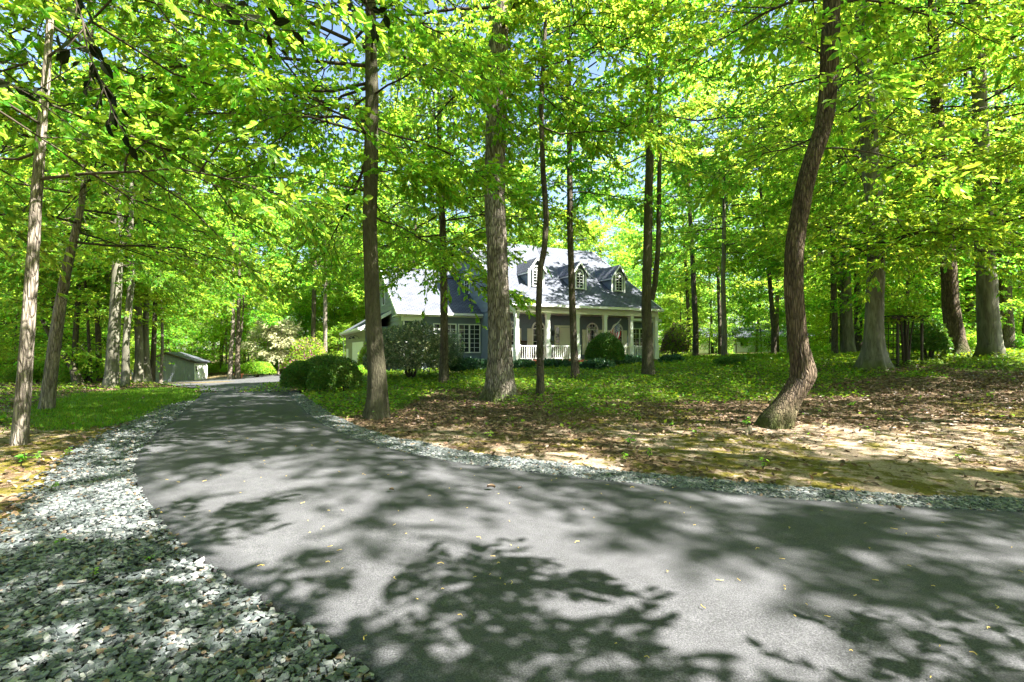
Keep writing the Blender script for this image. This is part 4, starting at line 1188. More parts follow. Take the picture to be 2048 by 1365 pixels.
# mesh u -> local +y, v -> up the slope toward +x
ang = math.atan2(3.24, 5.4)
o.matrix_local = Matrix(((0, math.cos(ang), -math.sin(ang), -7.5), (1, 0, 0, 0), (0, math.sin(ang), math.cos(ang), 3.02), (0, 0, 0, 1)))
o.data.flip_normals()
t = MB(); t.box(-7.66, -7.51, 9.55, 23.25, 2.84, 3.0); t.box(-7.5, -7.05, 9.62, 23.15, 2.80, 2.86); t.prism([(-7.5, 2.75), (-5.3, 4.07), (-5.3, 4.32), (-7.5, 3.0)], 'y', 9.54, 9.58); t.build('gutter', M['white'], house)
g = MB(); g.box(GL-.075, GL-.045, 10.8, 16.7, -.55, 1.85)
for i in range(1, 4):
    for j in range(8):
        pass
for q in range(4):
    for j in range(8):
        a = 10.9+j*.73; g.box(GL-.082, GL-.076, a, a+.62, -.48+q*.58, -.48+q*.58+.48)
gd = g.build('garage_door', M['white'], house)
t = MB(); t.box(GL-.10, GL-.04, 10.62, 10.8, -.6, 2.02); t.box(GL-.10, GL-.04, 16.7, 16.88, -.6, 2.02); t.box(GL-.10, GL-.04, 10.8, 16.7, 1.85, 2.02); t.build('door_trim', M['white'], gd)
g = MB(); g.box(GL-.09, GL-.04, 20.1, 21.5, -.6, 1.5); g.box(GL-.1, GL-.091, 20.3, 21.3, .4, 1.35); g.build('side_door', M['white'], house)
for yy in (13.0, 15.2):
    g = MB(); g.tube([(GL-.04, yy, 2.25), (GL-.15, yy, 2.45), (GL-.40, yy, 2.5), (GL-.50, yy, 2.38)], .02, 6)
    g.tube([(GL-.50, yy, 2.42), (GL-.50, yy, 2.28)], [.04, .16], 10); g.build('barn_lamp', M['dark'], house)
# downspouts
for (x, y, z1) in ((-.16, -.3, 4.0), (WLX+.02, 5.55, 3.75), (-4.15, 5.55, 3.75)):
    g = MB(); g.tube([(x-.1, y-.15, z1), (x-.1, y-.1, z1-.15), (x, y+.05, z1-.38), (x, y+.05, -.1 if y < 1 else -.5)], .04, 6); g.build('downspout', M['white'], house)
g = MB(); g.tube([(-7.6, 23.1, 2.85), (-7.3, 22.95, 2.6), (-7.2, 22.9, -.6)], .05, 6); g.build('downspout', M['white'], house)

# flag on the porch column
fb = Vector((6.24, -.15, 2.35)); ft = Vector((6.24+.50, -.95, 3.30))
flag = empty('flag', (*hworld(6.24, -.15), 0), HA, 'stars and stripes flag hanging from an angled pole on a porch column', 'flag')
def fl(p): return Vector((p[0]-6.24, p[1]+.15, p[2]))
g = MB(); g.tube([fl(fb), fl(ft)], .016, 8); g.tube([fl(ft), fl(ft+Vector((.02, -.03, .04)))], .03, 8); g.build('pole', M['white'], flag)
g = MB(); nu, nv = 26, 26
pd = (ft-fb).normalized()
def clothpt(u, v):
    # u along fly (0 hoist..1), v along hoist (0 top .. 1 lower)
    h = ft-pd*(v*.88+.03)
    drop = u*1.42
    sag = Vector((.17*math.sin(v*9+u*5)*min(1, u*1.5), .13*math.cos(v*8+u*4)*min(1, u*1.5), 0))
    pull = Vector((0.10*u, 0.05, 0))
    return fl(h+Vector((0, 0, -drop*(1-.12*v)))+sag+pull+(ft-pd*.4-h)*.35*u)
vs = [clothpt(i/nu, j/nv) for i in range(nu+1) for j in range(nv+1)]
for i in range(nu):
    for j in range(nv):
        u, v = (i+.5)/nu, (j+.5)/nv
        m_ = 0 if int(v*13) % 2 == 0 else 1
        if u < .42 and v < 7/13: m_ = 2 if not ((i+j) % 2 == 0 and i % 2 == 1) else 1
        a = i*(nv+1)+j
        g.f.append(((a, a+1, a+nv+2, a+nv+1), m_))
g.v = [tuple(p) for p in vs]
g.build('cloth', [M['flag_red'], M['flag_white'], M['flag_blue']], flag, True)

# rocking chairs on the porch
def rocker(lx, ly, rz, label):
    x, y = hworld(lx, ly)
    r = empty('rocking_chair', (x, y, FZ), HA+rz, label, 'chair', 'rocking chairs on the porch')
    a = MB(); a.box(-.27, .27, -.25, .27, .40, .44); a.build('seat', M['wood_dark'], r)
    a = MB()
    for i in range(6): xx = -.22+i*.088; a.box(xx-.02, xx+.02, .27, .30, .46, 1.10)
    a.box(-.27, .27, .265, .31, 1.10, 1.20); a.box(-.27, .27, .265, .31, .44, .48); a.build('backrest', M['wood_dark'], r)
    for sx in (-1, 1):
        a = MB(); a.tube([(sx*.28, -.45, .10), (sx*.28, -.2, .035), (sx*.28, .1, .02), (sx*.28, .35, .05), (sx*.28, .6, .14)], .022, 6); a.build('rocker', M['wood_dark'], r)
        a = MB(); a.box(sx*.28-.03, sx*.28+.03, -.3, .3, .64, .67); a.build('armrest', M['wood_dark'], r)
        for yy in (-.22, .26):
            a = MB(); a.tube([(sx*.28, yy, .03), (sx*.28, yy, .65)], .02, 6); a.build('leg', M['wood_dark'], r)
rocker(1.35, 1.3, .3, 'dark rocking chair behind the leftmost porch railing')
rocker(3.05, 1.4, -.2, 'dark rocking chair beside the front door behind the second railing')

# ------------------------------------------------------------------ shed
sx0, sy0 = -31.75, 48.0
shed = empty('shed', (sx0, sy0, 0), math.atan2(.15, .99), 'blue-grey board shed with lean-to side and white double doors', 'shed')
a = MB()
ridge = (-2.55, 1.12); RE_ = (.0, .22); LE_ = (-5.8, -.42)
a.prism([(-5.7, -3.2), (0, -3.2), (0, .15), (-2.55, 1.0), (-5.7, -.45)], 'y', 0, 2.6)
a.build('wall', M['shedwall'], shed)
a = MB(); k = -5.65
while k < -.05:
    zt = (1.0+(k+2.55)*(-.85/2.55)) if k > -2.55 else (1.0+(k+2.55)*(1.45/3.15))
    a.box(k, k+.03, -.03, -.001, -3.0, zt-.05); k += .20
a.build('batten', M['shedwall'], shed)
a = MB()
a.prism([(-2.55, 1.16), (-2.55, 1.04), (.28, .09), (.28, .20)], 'y', -.2, 2.8)
a.prism([(-2.56, 1.16), (-2.56, 1.04), (-5.95, -.52), (-5.95, -.40)], 'y', -.2, 2.8)
a.build('roof', M['shingle_d'], shed)
a = MB(); a.prism([(-2.55, 1.17), (-2.55, .97), (.29, .02), (.29, .21)], 'y', -.24, -.205); a.prism([(-2.56, 1.17), (-2.56, .97), (-5.96, -.59), (-5.96, -.39)], 'y', -.24, -.205); a.build('rake_board', M['wood_dark'], shed)
a = MB(); a.box(.0, .05, .0, 2.6, -1.95, .12); a.build('door_frame', M['white'], shed)
for i in range(2):
    a = MB(); y0 = .22+i*1.1; a.box(.051, .09, y0, y0+1.06, -1.90, -.02)
    for zz, z2 in ((-1.82, -1.25), (-1.17, -.1)): a.box(.09, .10, y0+.1, y0+.96, zz, z2)
    a.build('door', M['white'], shed)
a = MB(); a.box(.06, .16, .08, .18, -.75, -.25); a.build('lamp', M['dark'], shed)

# ------------------------------------------------------------------ far white house in the right wood
fh = empty('distant_house', (42, 78, 0), -.25, 'low white house glimpsed through the trunks at the back right', 'house')
zf = tz(42, 78)
a = MB(); a.box(-11, 11, 0, 8, zf-1, zf+2.5); a.build('wall', M['white'], fh)
a = MB(); a.prism([(-.5, zf+2.4), (4, zf+4.2), (8.5, zf+2.4)], 'x', -11.5, 11.5); a.build('roof', M['shingle'], fh)
for xx in (-8, -4.5, -1, 3, 7):
    grid_window(xx, xx+1.2, zf+.9, zf+2.2, -.002, 2, 2, fh)

# ------------------------------------------------------------------ arbour / trellis
tx, ty, _ = W(1803, 715, 18.5); tzz = tz(tx, ty)
ar = empty('garden_arbour', (tx, ty, tzz), .1, 'dark wooden trellis arbour standing right of the stout beech', 'arbour')
for (ax, ay) in ((-.5, -.35), (.5, -.35), (-.5, .35), (.5, .35)):
    a = MB(); a.box(ax-.035, ax+.035, ay-.035, ay+.035, -.1, 1.75); a.build('post', M['wood_dark'], ar)
a = MB()
for ay in (-.37, .37): a.box(-.75, .75, ay-.02, ay+.02, 1.75, 1.83)
for i in range(7): xx = -.65+i*.216; a.box(xx-.015, xx+.015, -.5, .5, 1.83, 1.88)
a.build('roof_slats', M['wood_dark'], ar)
a = MB()
for i in range(5):
    xx = -.4+i*.2; a.box(xx-.01, xx+.01, .35, .37, .1, 1.75)
for i in range(7):
    zz = .2+i*.24; a.box(-.46, .46, .33, .35, zz-.01, zz+.01)
for sx in (-1, 1):
    for i in range(7):
        zz = .2+i*.24; a.box(sx*.5-.01, sx*.5+.01, -.31, .31, zz-.01, zz+.01)
a.build('trellis', M['wood_dark'], ar)

# ------------------------------------------------------------------ shrubs
def shrub(name, label, px, py, d, rx, ry, h, n, leaf, mat, seed, group=None, lumps=5, fill=.5, mat2=None, frac2=0.0, stems=6, z0=0.0, cat='shrub', x=None, y=None, clip=False):
    rg = R_(seed)
    if x is None: x, y, _ = W(px, py, d)
    z = tz(x, y)
    r = empty(name, (x, y, z), rg.random()*.5, label, cat, group)
    dirs = norm(rg.normal(0, 1, (n, 3))); dirs[:, 2] = np.abs(dirs[:, 2])*1.0-.25
    dirs = norm(dirs)
    # lumpy radius
    ld = norm(rg.normal(0, 1, (lumps*3, 3))); amp = rg.uniform(.0, .3, lumps*3)
    lump = (np.maximum(0, dirs @ ld.T)**8 * amp*1.4).sum(1)
    k = (0.80 if not clip else .92)+lump*(1 if not clip else .6)
    rr = k*(1-fill*rg.random(n)**2.2)
    Cc = dirs*rr[:, None]*np.array([rx, ry, h*.62]); Cc[:, 2] += h*.40+z0
    keep = Cc[:, 2] > .02; Cc = Cc[keep]; dd = dirs[keep]; m_ = len(Cc)
    A = norm(dd*.5+rg.normal(0, .6, (m_, 3))); Nn = norm(dd*.8+np.array([0, 0, .7])+rg.normal(0, .45, (m_, 3)))
    Ls = leaf*(.6+.7*rg.random(m_))
    if mat2:
        pick = (rg.random(m_) < frac2) & (rr[keep] > .75)
    else: pick = np.zeros(m_, bool)
    V, Fq = leaf_geo(Cc, A, Nn, Ls, Ls*.5, 0)
    link('foliage', make_mesh('foliage', V, [(Fq[~pick], 0), (Fq[pick], 1)], [M[mat], M[mat2 or mat]]), r)
    P = []
    for i in range(stems):
        a = i*6.28/stems+rg.random(); e = np.array([math.cos(a)*rx*.6, math.sin(a)*ry*.6, h*.75+z0])
        P.append([np.array([math.cos(a)*.08, math.sin(a)*.08, -.05]), e*.45+np.array([0, 0, h*.05]), e])
    P = np.array(P); V, Fq = tubes_geo(P, np.tile(np.array([.035, .022, .008]), (stems, 1))*min(1.5, max(.4, h)), 5)
    link('stems', make_mesh('stems', V, [(Fq, 0)], [M['twig']], True), r)
    return r
G = 'clipped yews at the driveway'
shrub('yew_bush', 'broad flat-topped clipped yew, rearmost of the dark mounds by the driveway', 650, 745, 21.5, 1.08, .8, 1.35, 12000, .10, 'leaf_yew', 201, G, clip=True, fill=.35)
shrub('yew_bush', 'clipped yew mound nearest the driveway, leftmost of the dark mounds', 604, 780, 18.0, .62, .7, 1.15, 10000, .095, 'leaf_yew', 202, G, clip=True, fill=.35)
shrub('yew_bush', 'smaller clipped yew in the middle front of the dark mounds', 646, 788, 17.2, .46, .55, .95, 8000, .09, 'leaf_yew', 203, G, clip=True, fill=.35)
shrub('yew_bush', 'rounded clipped yew on the right of the dark mounds', 690, 784, 17.8, .56, .6, 1.10, 9000, .095, 'leaf_yew', 204, G, clip=True, fill=.35)
shrub('flowering_shrub', 'big pale-leaved rhododendron between two trunks before the grey wing', 822, 764, 23.0, 1.75, 1.25, 2.45, 22000, .13, 'leaf_rhodo', 205, mat2='leaf_white', frac2=.22, stems=9, lumps=9)
shrub('flowering_shrub', 'pale-leaved rhododendron peeking out right of the thin mottled trunk', 893, 752, 25.0, .75, .7, 2.2, 6000, .11, 'leaf_rhodo', 206, mat2='leaf_white', frac2=.05, stems=5)
shrub('yew_bush', 'loose dark yew in front of the porch under the flag', 1210, 738, 25.5, 1.12, .95, 1.7, 15000, .11, 'leaf_yew', 217, fill=.4, clip=True, lumps=2)
shrub('low_shrub', 'low dark shrub at the foot of the grey wing wall', 925, 757, 25.0, .8, .6, .75, 5000, .10, 'leaf_blue', 208)
shrub('low_shrub', 'low leafy shrub beside the massive trunk before the wing', 958, 745, 27.0, .7, .5, .65, 4000, .10, 'leaf_blue', 209)
shrub('low_shrub', 'low spreading dark shrub on the lawn right of the house', 1462, 742, 22.5, .9, .5, .45, 4500, .08, 'leaf_yew', 210)
for i, (px, py, d, lab) in enumerate(((1045, 744, 26.3, 'hosta clump at the left corner of the porch'), (1112, 746, 26, 'hosta clump left of the straight thin trunk'), (1190, 752, 24, 'hosta clump below the loose yew'),
                          (1248, 744, 27, 'hosta clump right of the loose yew'), (1272, 738, 28, 'hosta clump at the right end of the porch'), (1340, 738, 28, 'hosta clump beyond the forked dark trunk'))):
    shrub('hosta_plant', lab, px, py, d, .75, .5, .45, 1600, .17, 'leaf_blue', 220+i, 'hostas along the porch', stems=4, cat='plant')
shrub('pink_shrub', 'pink-flowering shrub left of the garage by the court', 612, 730, 46, 1.7, 1.3, 3.0, 7000, .20, 'leaf_a', 230, lumps=9, mat2='leaf_pink', frac2=.28, x=-20.0, y=47)
shrub('bronze_shrub', 'pinkish bronze-leaved shrub just beyond the right end of the porch', 1335, 722, 37, 1.0, .9, 2.5, 4200, .17, 'leaf_a', 231, mat2='leaf_bronze', frac2=.6, lumps=9, x=12.3, y=36.4)
shrub('yellow_shrub', 'bright yellow-green shrub at the back of the court beside the terracotta pot', 515, 752, 44, 1.4, 1.1, 1.6, 5000, .16, 'leaf_b', 232, x=-24.2, y=45.5)
shrub('garage_shrub', 'yellowish rhododendron beside the garage door', 732, 745, 33, .55, .5, 2.1, 3500, .13, 'leaf_b', 233, mat2='leaf_bronze', frac2=.2)
shrub('garage_shrub', 'low light green shrub before the garage door', 722, 748, 31, .9, .6, .6, 3000, .12, 'leaf_b', 234)
shrub('climbing_vine', 'leafy climber sprawling over the dark wooden arbour', 1815, 715, 18.5, .75, .55, 1.5, 1500, .14, 'leaf_a', 235, z0=1.25, x=tx+.15, y=ty, stems=5, cat='plant')
shrub('evergreen_shrub', 'low feathery shrub right of the dark wooden arbour', 1858, 725, 19.5, .8, .6, 1.4, 3500, .13, 'leaf_yew', 236, stems=5)
# dogwoods
for i, (px, py, d, s, lab) in enumerate(((530, 752, 50, 5.6, 'white-flowering dogwood at the back of the court, left one'), (556, 750, 50, 5.2, 'white-flowering dogwood at the back of the court, right one'), (672, 745, 52, 4.6, 'pale-flowering dogwood close left of the garage'))):
    x, y, _ = W(px, py, d); z = tz(x, y)
    tree_from('dogwood_tree', lab, 'tree', None, 0, 'bark_pale', 'leaf_white' if i < 2 else 'leaf_b', s,
        C(2.2, s-.2, 2.6, (18, 8, 5, 6), .17, detail=0, shape='wide', flat=.2), 240+i, 'dogwoods behind the court', path=wt(x, y, (.4, .1), .10, s), flare=.3, seg=8)
# terracotta pot
x, y, _ = W(477, 752, 44); z = tz(x, y)
pt = empty('plant_pot', (x, y, z), 0, 'terracotta flower pot at the foot of the two sunlit trunks', 'pot')
a = MB(); a.tube([(0, 0, 0), (0, 0, .38), (0, 0, .38), (0, 0, .5)], [.26, .36, .41, .41], 14); a.build('pot', M['terracotta'], pt)
# low understory thickets in the left and right woods
th_spots = []
rs = random.Random(5)
def thickets(n, reg, label, group):
    k = 0; tr = 0
    while k < n and tr < 3000:
        tr += 1
        px = rs.uniform(reg[0], reg[1]); d = rs.uniform(reg[2], reg[3]); x, y = (px-1024)/F*d, d
        if not ok_spot(x, y, 1.0) or in_poly(np.array([x]), np.array([y]), lawn_poly)[0]: continue
        t = empty('thicket_shrub', (x, y, tz(x, y)), rs.uniform(0, 6.28), label, 'shrub', group)
        s = rs.uniform(.5, 1.05); t.scale = (s, s, s*rs.uniform(.7, 1.0))
        src = TH[k % len(TH)]
        for ch in src: link(ch[0], ch[1], t)
        k += 1
def thmesh(seed, n, leaf, mat):
    r = shrub('tmp', 'x', 0, 0, 0, 1.1, 1.1, 1.5, n, leaf, mat, seed, x=0.01, y=0.01)
    out = [(c.name.split('.')[0], c.data) for c in r.children]
    for c in list(r.children): bpy.data.objects.remove(c)
    bpy.data.objects.remove(r)
    return out
TH = [thmesh(301, 2200, .15, 'leaf_b'), thmesh(302, 2200, .16, 'leaf_a'), thmesh(303, 1800, .15, 'leaf_cover')]
placed.clear()
thickets(30, (-150, 190, 25, 40), 'light green thicket shrub under the trees beyond the left lawn', 'thicket of the left wood')
thickets(30, (200, 600, 52, 62), 'light green thicket shrub behind the shed and the court', 'thicket behind the court')
thickets(30, (1610, 2150, 34, 58), 'light green thicket shrub on the floor of the right wood', 'thicket of the right wood')
thickets(12, (1820, 2120, 22, 30), 'light green thicket shrub between the four trunks at the right edge', 'thicket at the right trunks')

# ------------------------------------------------------------------ scatter on the ground (stuff)
def sample_ground(rg, n, x0, x1, y0, y1, wedge=True):
    y = np.sqrt(rg.random(n)*(y1**2-y0**2)+y0**2) if wedge else y0+(y1-y0)*rg.random(n)
    if wedge:
        x = (x0+(x1-x0)*rg.random(n))*y
    else: x = x0+(x1-x0)*rg.random(n)
    return x, y
def gz(x, y): return terr(x, y)+(fbm(x, y, 0.9, 1)-0.5)*0.07
sub = lambda a, k: [v[k] for v in a]
def gravel_mask(x, y, rg):
    strip = in_poly(x, y, strip_poly)
    L = in_poly(x, y, lgp)
    return strip, L
def stones():
    rg = R_(42)
    # left bank
    n = 400000
    x = -9.5+12*rg.random(n); y = 0.3+17.5*rg.random(n)**2.0
    jx = x+rg.normal(0, .12, n); jy = y+rg.normal(0, .12, n)
    L = in_poly(jx, jy, lgp) & ~in_poly(x, y, drive_poly)
    dl = near_edge(x, y, LEd)
    L &= rg.random(n) < np.clip(1.45-dl/2.3, .10, 1)
    x1, y1 = x[L], y[L]
    n = 110000
    i = rg.integers(0, 399, n); t = rg.random(n)*1.12-.03; u = rg.random(n)
    A = REd[i]*(1-u[:, None])+REd[np.minimum(i+1, 399)]*u[:, None]; B = ROd[i]*(1-u[:, None])+ROd[np.minimum(i+1, 399)]*u[:, None]
    Pp = A*(1-t[:, None])+B*t[:, None]
    vis = (Pp[:, 1] > 1.5) & (Pp[:, 0] < 9)
    x2, y2 = Pp[vis, 0], Pp[vis, 1]
    x = np.concatenate([x1, x2]); y = np.concatenate([y1, y2]); n = len(x)
    s = .0060+.0095*rg.random(n)**1.4+.0012*y
    base = np.array([(sx, sy, sz) for sz in (-1, 1) for sy in (-1, 1) for sx in (-1, 1)], float)
    V = base[None]*(1+rg.normal(0, .28, (n, 8, 3)))*(s[:, None, None]*np.stack([np.ones(n), rg.uniform(.55, .95, n), rg.uniform(.22, .45, n)], 1)[:, None])
    # tilt and spin
    a = rg.random(n)*6.28; b = rg.normal(0, .32, n)
    ca, sa, cb, sb = np.cos(a), np.sin(a), np.cos(b), np.sin(b)
    Rm = np.zeros((n, 3, 3)); Rm[:, 0, 0] = ca*cb; Rm[:, 0, 1] = -sa; Rm[:, 0, 2] = ca*sb; Rm[:, 1, 0] = sa*cb; Rm[:, 1, 1] = ca; Rm[:, 1, 2] = sa*sb; Rm[:, 2, 0] = -sb; Rm[:, 2, 2] = cb
    V = np.einsum('nij,nkj->nki', Rm, V)
    z = gz(x, y)+.015+rg.random(n)*.025
    V += np.stack([x, y, z], 1)[:, None]
    i = np.arange(n)[:, None]*8
    q = np.array([(0, 2, 3, 1), (4, 5, 7, 6), (0, 1, 5, 4), (1, 3, 7, 5), (3, 2, 6, 7), (2, 0, 4, 6)])
    Fq = (i[:, :, None]+q[None]).reshape(-1, 4)
    o = link('gravel', make_mesh('gravel', V.reshape(-1, 3), [(Fq, 0)], [M['stone']]))
    tag(o, 'grey crushed stone gravel along both driveway edges', 'gravel', kind='stuff')
    return n
stones()
# thin gravel bed sheet under the stones of the right strip and the left bank is the ground itself; beds:

def litter():
    rg = R_(77)
    n = 110000
    x, y = sample_ground(rg, n, -1.1, 1.15, 2.2, 30)
    right = ~in_poly(x, y, strip_poly) & ~on_drive(x, y) & (~in_poly(x, y, lgp) | ((near_edge(x, y, LEd) > 1.6) & (rg.random(n) < .35))) & ~in_house(x, y, .3)
    g, mo, so = zones(x, y)
    dens = (1-so*.75)*(1-g*.65)*(.5+fbm(x, y, .8, 4))
    dens *= np.where(y < 9, .55, 1.0)*np.where(in_poly(x, y, lawn_poly), .08, 1)
    k = right & (rg.random(n) < dens); x, y = x[k], y[k]; n = len(x)
    z = gz(x, y)+.012+.02*rg.random(n)
    A = rg.normal(0, 1, (n, 3)); A[:, 2] *= .28; Nn = rg.normal(0, .42, (n, 3)); Nn[:, 2] += 1
    L = .055+.055*rg.random(n)
    V, Fq = leaf_geo(np.stack([x, y, z], 1), A, Nn, L, L*.6, 1)
    tag(link('leaf_litter', make_mesh('leaf_litter', V, [(Fq, 0)], [M['litter']])), 'brown dead leaves covering the woodland floor', 'leaf litter', kind='stuff')
litter()

def debris():
    rg = R_(91); n = 150000
    x, y = sample_ground(rg, n, -1.1, 1.12, 2.0, 15)
    k = ~in_poly(x, y, strip_poly) & ~on_drive(x, y) & (~in_poly(x, y, lgp) | (near_edge(x, y, LEd) > 1.3)) & ~in_poly(x, y, lawn_poly)
    k &= rg.random(n) < (.12+.8*fbm(x, y, 1.3, 21)**1.5)*(1-.6*zones(x, y)[2])
    x, y = x[k], y[k]; n = len(x)
    A = rg.normal(0, 1, (n, 3)); A[:, 2] *= .3; Nn = rg.normal(0, .5, (n, 3)); Nn[:, 2] += 1
    L = .012+.035*rg.random(n)**2; w_ = L*np.where(rg.random(n) < .3, .12, .6); L = np.where(w_ < L*.2, L*2.5, L)
    V, Fq = leaf_geo(np.stack([x, y, gz(x, y)+.008+.012*rg.random(n)], 1), A, Nn, L, w_, 0)
    tag(link('leaf_debris', make_mesh('leaf_debris', V, [(Fq, 0)], [M['litter']])), 'fine twigs and leaf crumbs over the bare soil', 'leaf litter', kind='stuff')
debris()

def cover():
    rg = R_(78)
    n = 300000
    x, y = sample_ground(rg, n, -1.12, 1.15, 7.5, 44)
    g, mo, so = zones(x, y)
    ok = ~in_poly(x, y, strip_poly) & ~on_drive(x, y) & ~in_poly(x, y, lgp) & ~in_house(x, y, .3) & ~in_poly(x, y, lawn_poly)
    dens = np.clip(g*1.5-.25+(fbm(x, y, .9, 8)-.5)*1.6, 0.012, 1)*np.clip(1.1-y/70, .5, 1)
    dens *= np.where((x < -12) & (y > 20), .5, 1)
    k = ok & (rg.random(n) < dens); x, y = x[k], y[k]; n = len(x)
    z = gz(x, y)+.03+.26*rg.random(n)*np.clip(fbm(x, y, .7, 2)*1.6-.25, .1, 1)
    A = rg.normal(0, 1, (n, 3)); A[:, 2] *= .4; Nn = rg.normal(0, .45, (n, 3)); Nn[:, 2] += 1
    L = (.05+.06*rg.random(n))*np.clip(.8+y/40, 1, 1.8)
    V, Fq = leaf_geo(np.stack([x, y, z], 1), A, Nn, L, L*.62, 0)
    tag(link('ground_cover', make_mesh('ground_cover', V, [(Fq, 0)], [M['leaf_cover']])), 'low green ground cover plants spreading under the trees', 'ground cover', kind='stuff')
cover()

def grass():
    rg = R_(79)
    P = np.array(lawn_poly); n = 90000
    x = P[:, 0].min()+(P[:, 0].max()-P[:, 0].min())*rg.random(n); y = P[:, 1].min()+(P[:, 1].max()-P[:, 1].min())*rg.random(n)**1.2
    k = in_poly(x+rg.normal(0, .3, n), y+rg.normal(0, .3, n), lawn_poly) & ~on_drive(x, y) & (rg.random(n) < .35+1.1*fbm(x, y, .7, 6)**1.3)
    x, y = x[k], y[k]; n = len(x)
    z = gz(x, y)
    h = .035+.05*rg.random(n); a = rg.random(n)*6.28; w_ = .006+.0006*y
    D = np.stack([np.cos(a), np.sin(a), np.zeros(n)], 1)
    B = np.stack([x, y, z-.01], 1); T = B+np.stack([rg.normal(0, .025, n), rg.normal(0, .025, n), h], 1)
    V = np.stack([B-D*w_[:, None], B+D*w_[:, None], T], 1).reshape(-1, 3); i = np.arange(n)*3
    tag(link('grass', make_mesh('grass', V, [(np.stack([i, i+1, i+2], 1), 0)], [M['grass']])), 'short green lawn grass left of the driveway', 'grass', kind='stuff')
grass()

def catkins():
    rg = R_(80); n = 2600
    x = -5+13*rg.random(n); y = 1.6+9*rg.random(n)**1.3
    k = in_poly(x, y, drive_poly); x, y = x[k][:260], y[k][:260]; n = len(x)
    z = terr(x, y)+.075
    a = rg.random(n)*6.28; L = .012+.035*rg.random(n)**1.5
    P = np.stack([np.stack([x, y, z], 1), np.stack([x+np.cos(a)*L*.5, y+np.sin(a)*L*.5, z+.004], 1), np.stack([x+np.cos(a+.5)*L, y+np.sin(a+.5)*L, z], 1)], 1)
    V, Fq = tubes_geo(P, np.full((n, 3), .0022), 4)
    tag(link('catkin_litter', make_mesh('catkin_litter', V, [(Fq, 0)], [M['catkin']])), 'small yellowish catkins scattered on the asphalt', 'catkins', kind='stuff')
catkins()

# single dead leaves on the asphalt
for i, (px, py, s, lab) in enumerate(((982, 994, .085, 'curled tan dead leaf in the middle of the driveway'), (1797, 1040, .085, 'curled tan dead leaf at the right part of the driveway'),
        (783, 999, .06, 'small brown dead leaf left of the middle of the driveway'), (1040, 996, .045, 'tiny dark dead leaf on the sunlit strip of the driveway'))):
    x, y = ground_at(px, py); z = float(terr(np.array([x]), np.array([y]))[0])+.085
    rg = R_(500+i); g = MB(); n = 6
    for u in range(n):
        for v in range(5):
            t = u/(n-1); ww = math.sin(math.pi*min(1, t*.95+.03))*.36
            g.v.append(((t-.5)*s, (v/4-.5)*2*ww*s, abs(v/4-.5)*s*.55+math.sin(t*3)*s*.12))
    for u in range(n-1):
        for v in range(4):
            a = u*5+v; g.f.append(((a, a+1, a+6, a+5), 0))
    o = g.build('dead_leaf', M['litter'], None, True); o.location = (x, y, z); o.rotation_euler = (0, .1, i*1.3)
    tag(o, lab, 'leaf', 'dead leaves on the driveway')

# seedlings
def seedling(px, py, s, seed, label, mat='leaf_b', n=14):
    x, y = ground_at(px, py); z = tz(x, y); rg = R_(seed)
    r = empty('seedling', (x, y, z), 0, label, 'seedling', 'seedlings on the woodland floor')
    st = MB(); tops = []
    for k in range(3):
        a = rg.random()*6.28; t = (math.cos(a)*s*.35, math.sin(a)*s*.35, s*(.6+.5*rg.random())); tops.append(t)
        st.tube([(0, 0, -.02), (t[0]*.4, t[1]*.4, t[2]*.6), t], [.006, .004, .002], 4)
    st.build('stem', M['twig'], r)
    Cc = np.repeat(np.array(tops), n//3+1, 0)[:n]*rg.uniform(.6, 1.0, (n, 1)); a = rg.random(n)*6.28
    A = np.stack([np.cos(a), np.sin(a), rg.normal(-.1, .25, n)], 1); Nn = rg.normal(0, .3, (n, 3)); Nn[:, 2] += 1
    Ls = s*.42*(.6+.6*rg.random(n)); V, Fq = leaf_geo(Cc, A, Nn, Ls, Ls*.5, 1)
    link('leaves', make_mesh('leaves', V, [(Fq, 0)], [M[mat]]), r)
for i, (px, py, s, lab) in enumerate((
    (978, 880, .16, 'leafy seedling close to the gravel strip below the massive trunk'), (1255, 897, .20, 'bushy seedling in the middle of the brown floor'),
    (1250, 925, .13, 'pale five-leaved seedling nearest the gravel in the middle'), (1300, 918, .13, 'small seedling right of the pale five-leaved one'),
    (1345, 856, .12, 'bright seedling left of the crooked mossy trunk'), (1275, 842, .17, 'seedling standing behind the bushy middle one'),
    (1022, 845, .13, 'low maple seedling right below the massive trunk'), (1700, 818, .18, 'yellow-green seedling between the moss patches'),
    (1640, 828, .12, 'small dark seedling right of the mossy trunk foot'), (1985, 800, .22, 'broad-leaved seedling at the right edge of the litter'),
    (1920, 925, .10, 'lone low seedling near the gravel at the right'), (1525, 940, .14, 'grassy tuft seedling at the gravel strip on the right'),
    (1495, 855, .20, 'yellowish seedling at the dry root left of the mossy trunk'), (40, 935, .20, 'grassy seedling at the left edge in front of the slim tree'),
    (80, 925, .14, 'leafy seedling beside the grassy one at the left edge'), (140, 915, .13, 'small seedling where the left gravel begins'),
    (100, 990, .12, 'bright two-leaved seedling on the gravel at the left'), (125, 1092, .08, 'tiny two-leaved seedling in the left gravel'),
    (185, 1165, .07, 'tiny cluster seedling in the lower left gravel'), (300, 1130, .06, 'single yellow-green leaf seedling in the gravel centre'))):
    seedling(px, py, s, 400+i, lab)
